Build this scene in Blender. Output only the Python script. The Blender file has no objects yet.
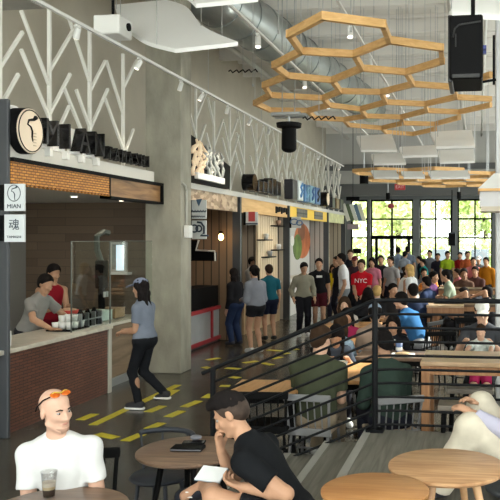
import bpy, math, random
import numpy as np
from mathutils import Vector, Matrix, Euler
D = bpy.data
SC = bpy.context.scene
COL = SC.collection
rad = math.radians
random.seed(7)
# ---------------------------------------------------------------- camera model (hall axis = +Y, floor z = 0)
FPX, U0, V0, EYE = 750.0, 375.0, 239.0, 2.15
TH = math.atan((478 - 375) / FPX)
def ray(u, v):
    a = (u - U0) / FPX
    return Vector((-math.sin(TH) + math.cos(TH) * a, math.cos(TH) + math.sin(TH) * a, (V0 - v) / FPX))
def on_z(u, v, z=0.0):
    r = ray(u, v); t = (z - EYE) / r.z
    return Vector((0, 0, EYE)) + r * t
def on_x(u, v, x):
    r = ray(u, v); return Vector((0, 0, EYE)) + r * (x / r.x)
def on_y(u, v, y):
    r = ray(u, v); return Vector((0, 0, EYE)) + r * (y / r.y)
# ---------------------------------------------------------------- materials
def _nt(name):
    m = D.materials.new(name); m.use_nodes = True
    nt = m.node_tree; b = nt.nodes['Principled BSDF']
    return m, nt, b
def rgba(c): return (c[0], c[1], c[2], 1.0)
def mat(name, col, rough=.6, metal=0.0, var=.0, scale=8.0, bump=0.0, bscale=40.0, spec=.5, stretch=(1, 1, 1)):
    m, nt, b = _nt(name)
    b.inputs['Roughness'].default_value = rough; b.inputs['Metallic'].default_value = metal
    b.inputs['Specular IOR Level'].default_value = spec
    tc = nt.nodes.new('ShaderNodeTexCoord')
    mp = nt.nodes.new('ShaderNodeMapping'); mp.inputs['Scale'].default_value = stretch
    nt.links.new(tc.outputs['Object'], mp.inputs[0])
    if var > 0:
        n = nt.nodes.new('ShaderNodeTexNoise'); n.inputs['Scale'].default_value = scale; n.inputs['Detail'].default_value = 5
        r = nt.nodes.new('ShaderNodeValToRGB')
        r.color_ramp.elements[0].position = .3; r.color_ramp.elements[1].position = .7
        r.color_ramp.elements[0].color = rgba([max(0, c * (1 - var)) for c in col])
        r.color_ramp.elements[1].color = rgba([min(1, c * (1 + var)) for c in col])
        nt.links.new(mp.outputs[0], n.inputs['Vector']); nt.links.new(n.outputs['Fac'], r.inputs[0])
        nt.links.new(r.outputs[0], b.inputs['Base Color'])
    else:
        b.inputs['Base Color'].default_value = rgba(col)
    if bump > 0:
        n2 = nt.nodes.new('ShaderNodeTexNoise'); n2.inputs['Scale'].default_value = bscale; n2.inputs['Detail'].default_value = 3
        bp = nt.nodes.new('ShaderNodeBump'); bp.inputs['Strength'].default_value = bump; bp.inputs['Distance'].default_value = .02
        nt.links.new(mp.outputs[0], n2.inputs['Vector']); nt.links.new(n2.outputs['Fac'], bp.inputs['Height'])
        nt.links.new(bp.outputs[0], b.inputs['Normal'])
    return m
def swizzle(nt, order):
    tc = nt.nodes.new('ShaderNodeTexCoord'); s = nt.nodes.new('ShaderNodeSeparateXYZ'); c = nt.nodes.new('ShaderNodeCombineXYZ')
    nt.links.new(tc.outputs['Object'], s.inputs[0])
    for i, ch in enumerate(order):
        nt.links.new(s.outputs['XYZ'.index(ch)], c.inputs[i])
    return c.outputs[0]
def wood(name, c1, c2, order='XYZ', scale=6.0, rough=.4, stretch=(1, 12, 1), spec=.4):
    m, nt, b = _nt(name)
    v = swizzle(nt, order)
    mp = nt.nodes.new('ShaderNodeMapping'); mp.inputs['Scale'].default_value = stretch
    nt.links.new(v, mp.inputs[0])
    n = nt.nodes.new('ShaderNodeTexNoise'); n.inputs['Scale'].default_value = scale; n.inputs['Detail'].default_value = 6; n.inputs['Distortion'].default_value = .6
    r = nt.nodes.new('ShaderNodeValToRGB'); r.color_ramp.elements[0].position = .35; r.color_ramp.elements[1].position = .68
    r.color_ramp.elements[0].color = rgba(c1); r.color_ramp.elements[1].color = rgba(c2)
    nt.links.new(mp.outputs[0], n.inputs['Vector']); nt.links.new(n.outputs['Fac'], r.inputs[0]); nt.links.new(r.outputs[0], b.inputs['Base Color'])
    b.inputs['Roughness'].default_value = rough; b.inputs['Specular IOR Level'].default_value = spec
    return m
def bricks(name, c1, c2, mortar, order, w, h, gap=.006, rough=.5, offset=.5, bump=.4, bias=0.0):
    m, nt, b = _nt(name)
    v = swizzle(nt, order)
    t = nt.nodes.new('ShaderNodeTexBrick')
    t.inputs['Scale'].default_value = 1.0; t.inputs['Brick Width'].default_value = w; t.inputs['Row Height'].default_value = h
    t.inputs['Mortar Size'].default_value = gap; t.inputs['Color1'].default_value = rgba(c1); t.inputs['Color2'].default_value = rgba(c2)
    t.inputs['Mortar'].default_value = rgba(mortar); t.offset = offset; t.inputs['Bias'].default_value = bias
    nt.links.new(v, t.inputs['Vector']); nt.links.new(t.outputs['Color'], b.inputs['Base Color'])
    bp = nt.nodes.new('ShaderNodeBump'); bp.inputs['Strength'].default_value = bump; bp.inputs['Distance'].default_value = .01; bp.invert = True
    nt.links.new(t.outputs['Fac'], bp.inputs['Height']); nt.links.new(bp.outputs[0], b.inputs['Normal'])
    b.inputs['Roughness'].default_value = rough
    return m
def emis(name, col, s):
    m, nt, b = _nt(name)
    b.inputs['Base Color'].default_value = rgba(col); b.inputs['Emission Color'].default_value = rgba(col); b.inputs['Emission Strength'].default_value = s
    return m
def thin_glass(name, tint=(1, 1, 1), refl=.08, rough=.02):
    m, nt, b = _nt(name); nt.nodes.remove(b)
    o = nt.nodes['Material Output']
    t = nt.nodes.new('ShaderNodeBsdfTransparent'); t.inputs[0].default_value = rgba(tint)
    g = nt.nodes.new('ShaderNodeBsdfGlossy'); g.inputs['Roughness'].default_value = rough
    mx = nt.nodes.new('ShaderNodeMixShader'); mx.inputs[0].default_value = refl
    nt.links.new(t.outputs[0], mx.inputs[1]); nt.links.new(g.outputs[0], mx.inputs[2]); nt.links.new(mx.outputs[0], o.inputs[0])
    return m
_mc = {}
def plain(col, rough=.7, var=.12, bump=.0, metal=0.0, tag='cloth'):
    key = (tuple(round(c, 3) for c in col), rough, var, bump, metal)
    if key not in _mc:
        _mc[key] = mat('%s_%d' % (tag, len(_mc)), col, rough, metal, var, 14, bump, 60, spec=.06 if rough > .8 else .25)
    return _mc[key]
# ---------------------------------------------------------------- mesh building
class MB:
    def __init__(s): s.v = []; s.f = []
    def _add(s, vs, fs):
        o = len(s.v); s.v += [tuple(p) for p in vs]; s.f += [tuple(i + o for i in f) for f in fs]; return s
    def box(s, c, d, M=None, ch=0.0):
        x, y, z = d[0] / 2, d[1] / 2, d[2] / 2
        if ch > 0:
            import bmesh
            bm = bmesh.new(); bmesh.ops.create_cube(bm, size=1.0)
            for w in bm.verts: w.co = Vector((w.co.x * d[0], w.co.y * d[1], w.co.z * d[2]))
            bmesh.ops.bevel(bm, geom=bm.edges[:], offset=min(ch, .45 * min(d)), segments=2, affect='EDGES', profile=.5)
            bm.verts.index_update()
            P = [w.co.copy() for w in bm.verts]; Fs = [[w.index for w in f.verts] for f in bm.faces]; bm.free()
        else:
            P = [Vector((a, b, e)) for a in (-x, x) for b in (-y, y) for e in (-z, z)]
            Fs = [(0, 1, 3, 2), (4, 6, 7, 5), (0, 4, 5, 1), (2, 3, 7, 6), (0, 2, 6, 4), (1, 5, 7, 3)]
        if M is not None: P = [M @ p for p in P]
        return s._add([p + Vector(c) for p in P], Fs)
    def span(s, a, b, ch=0.0):
        return s.box([(a[i] + b[i]) / 2 for i in range(3)], [abs(b[i] - a[i]) for i in range(3)], None, ch)
    def cyl(s, a, b, r1, r2=None, n=12):
        a, b = Vector(a), Vector(b); r2 = r1 if r2 is None else r2
        z = (b - a).normalized(); x = z.orthogonal().normalized(); y = z.cross(x)
        P = []
        for q, r in ((a, r1), (b, r2)):
            for i in range(n):
                t = 2 * math.pi * i / n; P.append(q + x * (r * math.cos(t)) + y * (r * math.sin(t)))
        Fs = [(i, (i + 1) % n, n + (i + 1) % n, n + i) for i in range(n)] + [tuple(range(n - 1, -1, -1)), tuple(range(n, 2 * n))]
        return s._add(P, Fs)
    def bar(s, a, b, w, h, up=(0, 0, 1)):
        a, b = Vector(a), Vector(b); z = (b - a); L = z.length; z.normalize(); up = Vector(up)
        if abs(z.dot(up)) > .98: up = Vector((1, 0, 0))
        x = z.cross(up).normalized(); y = x.cross(z)
        P = [q + x * (i * w / 2) + y * (j * h / 2) for q in (a, b) for i, j in ((-1, -1), (1, -1), (1, 1), (-1, 1))]
        return s._add(P, [(0, 1, 5, 4), (1, 2, 6, 5), (2, 3, 7, 6), (3, 0, 4, 7), (3, 2, 1, 0), (4, 5, 6, 7)])
    def tube(s, pts, r, n=8):
        pts = [Vector(p) for p in pts]; P = []; x = None
        for i, p in enumerate(pts):
            d = (pts[min(i + 1, len(pts) - 1)] - pts[max(i - 1, 0)]).normalized()
            x = d.orthogonal().normalized() if x is None else (x - d * x.dot(d)).normalized()
            y = d.cross(x); rr = r[i] if isinstance(r, (list, tuple)) else r
            for k in range(n):
                t = 2 * math.pi * k / n; P.append(p + x * (rr * math.cos(t)) + y * (rr * math.sin(t)))
        Fs = []
        for i in range(len(pts) - 1):
            for k in range(n): Fs.append((i * n + k, i * n + (k + 1) % n, (i + 1) * n + (k + 1) % n, (i + 1) * n + k))
        m = (len(pts) - 1) * n
        return s._add(P, Fs + [tuple(range(n - 1, -1, -1)), tuple(range(m, m + n))])
    def lathe(s, prof, c=(0, 0, 0), n=24):
        P = []; c = Vector(c)
        for r, z in prof:
            for k in range(n):
                t = 2 * math.pi * k / n; P.append(c + Vector((r * math.cos(t), r * math.sin(t), z)))
        Fs = []
        for i in range(len(prof) - 1):
            for k in range(n): Fs.append((i * n + k, i * n + (k + 1) % n, (i + 1) * n + (k + 1) % n, (i + 1) * n + k))
        m = (len(prof) - 1) * n
        return s._add(P, Fs + [tuple(range(n - 1, -1, -1)), tuple(range(m, m + n))])
    def prism(s, poly, axis, a, b):
        def mk(p, w):
            return {'x': (w, p[0], p[1]), 'y': (p[0], w, p[1]), 'z': (p[0], p[1], w)}[axis]
        n = len(poly)
        return s._add([mk(p, a) for p in poly] + [mk(p, b) for p in poly],
                      [(i, (i + 1) % n, n + (i + 1) % n, n + i) for i in range(n)] + [tuple(range(n - 1, -1, -1)), tuple(range(n, 2 * n))])
    def ell(s, c, r, n=12, M=None):
        P = []; c = Vector(c); m = max(6, n // 2 + 1)
        for j in range(1, m):
            p = math.pi * j / m
            for k in range(n):
                t = 2 * math.pi * k / n
                q = Vector((r[0] * math.sin(p) * math.cos(t), r[1] * math.sin(p) * math.sin(t), r[2] * math.cos(p)))
                P.append(c + (M @ q if M else q))
        t0 = Vector((0, 0, r[2])); t1 = -t0
        P += [c + (M @ t0 if M else t0), c + (M @ t1 if M else t1)]
        Fs = [(j * n + k, (j + 1) * n + k, (j + 1) * n + (k + 1) % n, j * n + (k + 1) % n) for j in range(m - 2) for k in range(n)]
        e = len(P)
        Fs += [(e - 2, k, (k + 1) % n) for k in range(n)] + [(e - 1, (m - 2) * n + (k + 1) % n, (m - 2) * n + k) for k in range(n)]
        return s._add(P, Fs)
    def build(s, name, m, parent=None, smooth=False, loc=None, rz=0.0, label=None, kind=None, angle=None):
        me = D.meshes.new(name); me.from_pydata(s.v, [], s.f)
        import bmesh
        bm = bmesh.new(); bm.from_mesh(me); bmesh.ops.recalc_face_normals(bm, faces=bm.faces[:]); bm.to_mesh(me); bm.free()
        if smooth:
            me.polygons.foreach_set('use_smooth', [True] * len(me.polygons))
            if angle is not None: me.set_sharp_from_angle(angle=rad(angle))
        if m: me.materials.append(m)
        o = D.objects.new(name, me); COL.objects.link(o)
        if parent: o.parent = parent
        if loc is not None: o.location = loc
        if rz: o.rotation_euler = (0, 0, rz)
        if label: o['label'] = label
        if kind: o['kind'] = kind
        return o
def tag(o, label, cat, group=None):
    o['label'] = label; o['category'] = cat
    if group: o['group'] = group
    return o
def thing(name, label, cat, loc=(0, 0, 0), rz=0.0, group=None):
    o = D.objects.new(name, None); o.empty_display_size = .1; COL.objects.link(o)
    o.location = loc; o.rotation_euler = (0, 0, rz)
    return tag(o, label, cat, group)
def struct(o): o['kind'] = 'structure'; return o
def dup(root, loc, rz=0.0, label=None, group=None):
    r = root.copy(); COL.objects.link(r); r.location = loc; r.rotation_euler = (0, 0, rz)
    if label: r['label'] = label
    if group: r['group'] = group
    for ch in list(root.children):
        c = ch.copy(); COL.objects.link(c); c.parent = r
        for g in list(ch.children):
            d = g.copy(); COL.objects.link(d); d.parent = c
    return r
def text(body, size, depth, m, M, parent=None, name='lettering', align='CENTER', sx=1.0):
    cu = D.curves.new(name, 'FONT'); cu.body = body; cu.size = size; cu.extrude = depth / 2; cu.align_x = align; cu.align_y = 'CENTER'; cu.resolution_u = 3
    to = D.objects.new(name, cu); COL.objects.link(to)
    dg = bpy.context.evaluated_depsgraph_get(); dg.update()
    me = D.meshes.new_from_object(to.evaluated_get(dg)); D.objects.remove(to); D.curves.remove(cu)
    me.name = name
    if sx != 1.0: me.transform(Matrix.Diagonal((sx, 1, 1, 1)))
    me.transform(M); me.materials.clear(); me.materials.append(m)
    o = D.objects.new(name, me); COL.objects.link(o)
    if parent: o.parent = parent
    return o
# text lies in local XY; these matrices stand it up
FACE_PX = Matrix(((0, 0, 1, 0), (1, 0, 0, 0), (0, 1, 0, 0), (0, 0, 0, 1)))     # faces +X, reads along +Y
FACE_NY = Matrix(((1, 0, 0, 0), (0, 0, -1, 0), (0, 1, 0, 0), (0, 0, 0, 1)))    # faces -Y, reads along +X
def T(x, y, z): return Matrix.Translation((x, y, z))
# ---------------------------------------------------------------- people: one smooth implicit surface per body / garment
class Field:
    def __init__(s, lo, hi, st):
        s.st = st; s.lo = np.array(lo, float); n = np.ceil((np.array(hi) - s.lo) / st).astype(int) + 1
        s.ax = [s.lo[i] + st * np.arange(n[i]) for i in range(3)]
        s.d = np.full(n, .15, np.float32)
    def _box(s, lo, hi):
        sl = []
        for i in range(3):
            a = int(np.searchsorted(s.ax[i], lo[i])); b = int(np.searchsorted(s.ax[i], hi[i]))
            sl.append(slice(max(0, a), max(a, b)))
        X = np.meshgrid(*[s.ax[i][sl[i]] for i in range(3)], indexing='ij', copy=False)
        return tuple(sl), [x.astype(np.float32) for x in X]
    def _mix(s, sl, e, k, mode):
        d = s.d[sl]
        if mode == 'u':
            h = np.clip(.5 + .5 * (d - e) / k, 0, 1); s.d[sl] = d * (1 - h) + e * h - k * h * (1 - h)
        else:
            h = np.clip(.5 - .5 * (d + e) / k, 0, 1); s.d[sl] = d * (1 - h) - e * h + k * h * (1 - h)
    def cone(s, a, b, r1, r2=None, k=.02, mode='u', cut=False, flat=None):
        a = np.array(a, float); b = np.array(b, float); r2 = r1 if r2 is None else r2
        m = max(r1, r2) + .07
        sl, X = s._box(np.minimum(a, b) - m, np.maximum(a, b) + m)
        if X[0].size == 0: return
        ba = b - a; L2 = float(ba @ ba) + 1e-9
        t = ((X[0] - a[0]) * ba[0] + (X[1] - a[1]) * ba[1] + (X[2] - a[2]) * ba[2]) / L2
        tc = np.clip(t, 0, 1)
        P = [X[i] - a[i] - tc * ba[i] for i in range(3)]
        if flat is not None:      # squash along a direction: flat = (unit vec, factor)
            nv, fac = flat; q = sum(P[i] * nv[i] for i in range(3)); P = [P[i] + nv[i] * q * (fac - 1) for i in range(3)]
        e = np.sqrt(P[0] ** 2 + P[1] ** 2 + P[2] ** 2) - (r1 + (r2 - r1) * tc)
        if cut: e = np.maximum(e, (t - 1) * math.sqrt(L2))
        s._mix(sl, e, k, mode)
    def ell(s, c, r, R=None, k=.02, mode='u'):
        c = np.array(c, float); r = np.array(r, float); m = max(r) + .07
        sl, X = s._box(c - m, c + m)
        if X[0].size == 0: return
        P = [X[i] - c[i] for i in range(3)]
        if R is not None: P = [sum(R[j][i] * P[j] for j in range(3)) for i in range(3)]
        k0 = np.sqrt(sum((P[i] / r[i]) ** 2 for i in range(3))) + 1e-6
        k1 = np.sqrt(sum((P[i] / r[i] ** 2) ** 2 for i in range(3))) + 1e-6
        s._mix(sl, k0 * (k0 - 1) / k1, k, mode)
    def half(s, p, n, k=.004):     # keep the side where (x-p).n < 0
        X = np.meshgrid(*s.ax, indexing='ij', copy=False)
        e = sum((X[i] - p[i]) * n[i] for i in range(3)).astype(np.float32)
        s.d = np.maximum(s.d, e)
    def wrinkle(s, amp, fr, seed=0):
        X = np.meshgrid(*s.ax, indexing='ij', copy=False); rs = np.random.RandomState(seed); w = 0
        for i in range(5):
            v = rs.normal(size=3); v[2] *= .6; v *= fr * (0.7 + .5 * i) / np.linalg.norm(v)
            w = w + np.sin(X[0] * v[0] + X[1] * v[1] + X[2] * v[2] + rs.rand() * 6 + 1.3 * np.sin(X[2] * fr * .6 + i)) / (1 + .4 * i)
        s.d = s.d + (amp * .4 * w).astype(np.float32)
    def mesh(s, name, m, parent, label=None):
        d = np.pad(s.d, 1, constant_values=.15); lo = s.lo - s.st
        S = d < 0
        if not S.any(): return None
        nx, ny, nz = d.shape
        cs = [(i, j, k) for i in (0, 1) for j in (0, 1) for k in (0, 1)]
        def cor(A, c): return A[c[0]:nx - 1 + c[0], c[1]:ny - 1 + c[1], c[2]:nz - 1 + c[2]]
        cnt = sum(cor(S, c).astype(np.int8) for c in cs)
        mixed = (cnt > 0) & (cnt < 8); I = np.argwhere(mixed)
        idx = np.full(mixed.shape, -1, np.int64); idx[mixed] = np.arange(len(I))
        vals = {c: d[I[:, 0] + c[0], I[:, 1] + c[1], I[:, 2] + c[2]] for c in cs}
        pos = np.zeros((len(I), 3)); n = np.zeros(len(I))
        for c in cs:
            for a in range(3):
                if c[a] == 0:
                    e = list(c); e[a] = 1; e = tuple(e); da, db = vals[c], vals[e]
                    x = (da < 0) != (db < 0); t = np.where(x, da / np.where(x, da - db, 1), 0)
                    p = np.array(c, float)[None, :].repeat(len(I), 0); p[:, a] += t
                    pos += p * x[:, None]; n += x
        V = lo + s.st * (I + pos / n[:, None])
        Q = []
        for a in range(3):
            b, c = (a + 1) % 3, (a + 2) % 3
            s0 = [slice(None)] * 3; s1 = [slice(None)] * 3; s0[a] = slice(0, -1); s1[a] = slice(1, None)
            A, B = S[tuple(s0)], S[tuple(s1)]; E = np.argwhere(A != B)
            ok = (E[:, b] > 0) & (E[:, c] > 0) & (E[:, b] < d.shape[b] - 1) & (E[:, c] < d.shape[c] - 1); E = E[ok]
            ins = A[E[:, 0], E[:, 1], E[:, 2]]
            def cell(ob, oc):
                F = E.copy(); F[:, b] += ob; F[:, c] += oc; return idx[F[:, 0], F[:, 1], F[:, 2]]
            q = np.stack([cell(-1, -1), cell(0, -1), cell(0, 0), cell(-1, 0)], 1)
            q[~ins] = q[~ins][:, ::-1]; Q.append(q)
        Q = np.concatenate(Q); Q = Q[(Q >= 0).all(1)]
        me = D.meshes.new(name); me.vertices.add(len(V)); me.vertices.foreach_set('co', V.astype(np.float32).ravel())
        me.loops.add(len(Q) * 4); me.loops.foreach_set('vertex_index', Q.astype(np.int32).ravel())
        me.polygons.add(len(Q)); me.polygons.foreach_set('loop_start', np.arange(0, len(Q) * 4, 4, dtype=np.int32))
        try: me.polygons.foreach_set('loop_total', np.full(len(Q), 4, np.int32))
        except Exception: pass
        me.polygons.foreach_set('use_smooth', np.ones(len(Q), bool)); me.update(calc_edges=True); me.validate()
        me.materials.append(m)
        o = D.objects.new(name, me); COL.objects.link(o); o.parent = parent
        if label: o['label'] = label
        return o
def Rx(a): c, s = math.cos(a), math.sin(a); return np.array(((1, 0, 0), (0, c, -s), (0, s, c)))
def Ry(a): c, s = math.cos(a), math.sin(a); return np.array(((c, 0, s), (0, 1, 0), (-s, 0, c)))
def Rz(a): c, s = math.cos(a), math.sin(a); return np.array(((c, -s, 0), (s, c, 0), (0, 0, 1)))
def ik(a, t, l1, l2, pole):
    a, t, pole = np.array(a, float), np.array(t, float), np.array(pole, float)
    d = t - a; L = np.linalg.norm(d)
    if L > (l1 + l2) * .999: t = a + d / L * (l1 + l2) * .999; d = t - a; L = np.linalg.norm(d)
    L = max(L, abs(l1 - l2) * 1.05 + 1e-4); u = d / np.linalg.norm(d)
    x = (l1 * l1 - l2 * l2 + L * L) / (2 * L); h = math.sqrt(max(0, l1 * l1 - x * x))
    p = pole - u * (pole @ u); p = p / (np.linalg.norm(p) + 1e-9)
    return a + u * x + p * h, t
SKINS = {'light': (.62, .38, .27), 'tan': (.46, .26, .165), 'brown': (.27, .145, .09), 'pale': (.60, .375, .28)}
HAIRS = {'black': (.012, .010, .010), 'dark': (.028, .018, .013), 'brown': (.045, .026, .016), 'blonde': (.50, .33, .13), 'grey': (.34, .31, .28)}
def skin_mat(k):
    return plain(SKINS[k], .5, .06, 0, 0, 'skin')
def hand(F, W, d, pn, s, side, curl=.45, thumb=True, fine=True, k=.008):
    """palm + five unequal fingers; d = pointing direction, pn = palm normal (fingers curl towards it)"""
    d = d / np.linalg.norm(d); pn = pn - d * (pn @ d); pn = pn / (np.linalg.norm(pn) + 1e-9); x = np.cross(d, pn) * side
    F.cone(W, W + d * .05 * s, .024 * s, .030 * s, .015, flat=(pn, 1.5))
    F.cone(W + d * .03 * s, W + d * .085 * s, .032 * s, .034 * s, .012, flat=(pn, 2.0))
    if not fine: 
        F.cone(W + d * .085 * s, W + d * .15 * s + pn * .03 * s, .022 * s, .016 * s, .012)
        F.cone(W + d * .03 * s + x * .02 * s, W + d * .08 * s + x * .045 * s + pn * .012 * s, .012 * s, .009 * s, .01)
        return
    for i, (off, ln) in enumerate(((.030, .070), (.010, .080), (-.010, .074), (-.029, .058))):
        p = W + d * (.088 - .004 * abs(i - 1)) * s + x * off * s; a = curl * .7; q = d
        for j, (f, r) in enumerate(((.46, .0092), (.31, .0085), (.23, .0076))):
            q = d * math.cos(a) + pn * math.sin(a); e = p + q * ln * f * s
            F.cone(p, e, r * s, r * .93 * s, .004); p = e; a += curl
    p = W + d * .022 * s + x * .024 * s; q1 = d * .75 + x * .62 + pn * .22; q1 = q1 / np.linalg.norm(q1)
    e = p + q1 * .042 * s; F.cone(p, e, .014 * s, .011 * s, .01)
    q2 = d * .9 + x * .25 + pn * .4; q2 = q2 / np.linalg.norm(q2); F.cone(e, e + q2 * .030 * s, .0105 * s, .0085 * s, .005)
def person(label, x, y, face, mode='stand', s=1.0, skin='light', hair=('short', 'black'), top=('tee', (.5, .5, .5)),
           bottom=('trousers', (.02, .02, .025)), shoes=(.6, .6, .6), seat=.45, lean=4, side=0, twist=0, head=(0, 8, 0), hR=None, hL=None,
           fR=None, fL=None, kR=None, kL=None, eR=None, eL=None, st=.013, fem=False, z0=0.0, cap=None, wr=0, fine=False, big=1.0, group=None, curl=.45,
           beard=None, brow=True, palmR=None, palmL=None, dirR=None, dirL=None, print_text=None, name='person', detail=False, hips=None, apron=None, skip=()):
    root = thing(name, label, 'person', (x, y, z0), rad(face), group)
    sit = mode == 'sit'
    P = np.array((0, 0, (seat + .095) if sit else .935 * s)) if hips is None else np.array(hips, float)
    Rt = Rx(-rad(lean)) @ Ry(rad(side)); Rs = Rt @ Rz(rad(twist))
    up = Rt @ np.array((0, 0, 1.)); rt = Rs @ np.array((1., 0, 0)); fw = Rs @ np.array((0, 1., 0)); rh = Rx(-rad(lean * .35)) @ np.array((1., 0, 0))
    sw = (.152 if fem else .176) * s * (1 + (big - 1) * .5); hw = .088 * s
    SH = P + up * .440 * s; NB = P + up * .515 * s + fw * .012 * s
    SR, SL = SH + rt * sw - up * .028 * s, SH - rt * sw - up * .028 * s
    Rh = Rz(rad(head[0])) @ Rx(-rad(head[1])) @ Ry(rad(head[2] if len(head) > 2 else 0))
    nd = up * .6 + np.array((0, 0, .4)) + Rh @ np.array((0, .16, 0)); nd = nd / np.linalg.norm(nd)
    HC = NB + nd * .158 * s
    hd = lambda a, b, c: HC + Rh @ (np.array((a, b, c)) * s)
    la, lf = .295 * s, .255 * s
    dR = SR + np.array((.05, .05, -.53)) * s if hR is None else np.array(hR, float)
    dL = SL + np.array((-.05, .05, -.53)) * s if hL is None else np.array(hL, float)
    ER, WR = ik(SR, dR, la, lf, (.35, -1, -.35) if eR is None else eR); EL, WL = ik(SL, dL, la, lf, (-.35, -1, -.35) if eL is None else eL)
    HR, HL = P + rh * hw + np.array((0, 0, -.02 * s)), P - rh * hw + np.array((0, 0, -.02 * s))
    lt, ls = .44 * s, .43 * s
    if sit:
        fR = (.11, .42, .075) if fR is None else fR; fL = (-.11, .40, .075) if fL is None else fL; pole = (0, .6, 1.)
    else:
        fR = (.09, -.02, .075) if fR is None else fR; fL = (-.09, .02, .075) if fL is None else fL; pole = (0, 1., .1)
    KR, AR = ik(HR, fR, lt, ls, pole if kR is None else kR); KL, AL = ik(HL, fL, lt, ls, pole if kL is None else kL)
    pts = np.array([SR, SL, ER, EL, WR, WL, KR, KL, AR, AL, HC, P]); lo = pts.min(0) - .27; hi = pts.max(0) + .27
    toe = lambda A, K, o: np.array((o, .15 * s, -.035 * s)) if A[2] < .2 else np.array((o, .12 * s, -.07 * s))
    # ---- body
    F = Field(lo, hi, st)
    F.cone(HR, HL, .105 * s, k=.03); F.ell(P + up * .14 * s, np.array((.125, .092, .17)) * s * np.array((big, big, 1)), Rt, .03)
    F.ell(P + up * .33 * s, np.array((.145, .098, .18)) * s * np.array((big, big, 1)), Rs, .03)
    for S_ in (SR, SL): F.cone(S_, NB - up * .018 * s, .048 * s, .046 * s, .03)
    F.cone(SH + up * .0, NB + nd * .09 * s, .056 * s * (.4 + .6 * big), .05 * s * (.4 + .6 * big), .03)
    for S_, E_, W_ in ((SR, ER, WR), (SL, EL, WL)):
        F.cone(S_, E_, .051 * s, .041 * s, .03); F.cone(E_, E_ + (W_ - E_) * .35, .041 * s, .042 * s, .015); F.cone(E_ + (W_ - E_) * .35, W_, .042 * s, .027 * s, .015)
    for H_, K_, A_, o in ((HR, KR, AR, .01), (HL, KL, AL, -.01)):
        F.cone(H_, K_, .085 * s, .056 * s, .03); m_ = K_ + (A_ - K_) * .3 - np.array((0, .012, 0)); F.cone(K_, m_, .052 * s, .054 * s, .02); F.cone(m_, A_, .054 * s, .036 * s, .02)
        F.cone(A_, A_ + toe(A_, K_, o), .036 * s, .034 * s, .02)
    # head
    F.ell(hd(0, -.014, .035), np.array((.075, .094, .084)) * s, Rh, .02); F.ell(hd(0, .022, -.035), np.array((.058, .068, .082)) * s, Rh, .025)
    F.ell(hd(0, .064, -.096), np.array((.026, .022, .02)) * s, Rh, .025)
    for q in (1, -1):
        F.ell(hd(.076 * q, -.008, -.006), np.array((.011, .02, .032)) * s, Rh @ Rz(rad(-18 * q)), .008)
        F.ell(hd(.034 * q, .066, -.022), np.array((.022, .02, .018)) * s, Rh, .02)
        F.cone(hd(.058 * q, .01, -.062), hd(.02 * q, .066, -.1), .014 * s, k=.02)
    if st < .011:
        for q in (1, -1): F.ell(hd(.031 * q, .094, .004), np.array((.016, .011, .008)) * s, Rh, .01, 's')
        F.cone(hd(-.03, .080, .024), hd(.03, .080, .024), .011 * s, k=.014)
    F.cone(hd(0, .086, .012), hd(0, .108, -.03), .009 * s, .0135 * s, .012); F.cone(hd(-.011, .096, -.034), hd(.011, .096, -.034), .0095 * s, k=.008)
    F.cone(hd(-.017, .083, -.062), hd(.017, .083, -.062), .0075 * s, k=.008)
    hr = palmR is not None
    for W_, E_, sd, pn, dr in ((WR, ER, 1, palmR, dirR), (WL, EL, -1, palmL, dirL)):
        d0 = (W_ - E_) if dr is None else np.array(dr, float)
        pn_ = np.array((-sd * .9, .2, -.2)) if pn is None else np.array(pn, float)
        if pn is None and d0[1] > .12: pn_ = np.array((-sd * .2, 0, -1.))
        hand(F, W_, d0, pn_, s, sd, curl, fine=fine)
    F.mesh('body', skin_mat(skin), root)
    # ---- garments
    kind, tc = top[0], top[1]; o = (.013 if st < .011 else .018) * s
    G = Field(lo, hi, st); slv = {'tee': .47, 'long': 1.0, 'tank': 0, 'dress': .45}[kind]
    bot = -.06 * s if len(top) < 3 else top[2] * s
    G.ell(P + up * .12 * s, np.array((.135, .104, .19)) * s * np.array((big, big, 1)) + o, Rt, .05); G.ell(P + up * .33 * s, np.array((.152, .104, .185)) * s * np.array((big, big, 1)) + o, Rs, .05)
    if kind != 'tank':
        for S_ in (SR, SL): G.cone(S_ - up * .012 * s, NB - up * .02 * s, .047 * s + o, .046 * s + o, .04)
    else: G.cone(SR - rt * .07 * s, SL + rt * .07 * s, .045 * s + o, k=.04)
    if fem and not sit: G.ell(P + up * .36 * s + fw * .06 * s, np.array((.11, .06, .06)) * s, Rs, .05)
    G.cone(HR + up * .03 * s, HL + up * .03 * s, .10 * s + o, k=.05)
    G.half(P + up * bot, -up)
    G.half(NB + nd * .02 * s + fw * .02 * s, nd * .85 + fw * .5)
    if slv:
        for S_, E_, W_ in ((SR, ER, WR), (SL, EL, WL)):
            if kind == 'long':
                G.cone(S_, E_, .052 * s + o, .046 * s + o, .04); G.cone(E_, E_ + (W_ - E_) * .92, .045 * s + o, .031 * s + o, .03, cut=True)
            else: G.cone(S_, S_ + (E_ - S_) * (slv + .18), .049 * s + o, .052 * s + o, .035, cut=True)
    if wr: G.wrinkle(wr, 26, sum(map(ord, label)) % 97)
    g = G.mesh({'tee': 't_shirt', 'long': 'sweater', 'tank': 'tank_top', 'dress': 'blouse'}[kind], plain(tc, .85, .05 if len(top) < 4 else top[3]), root)
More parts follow.
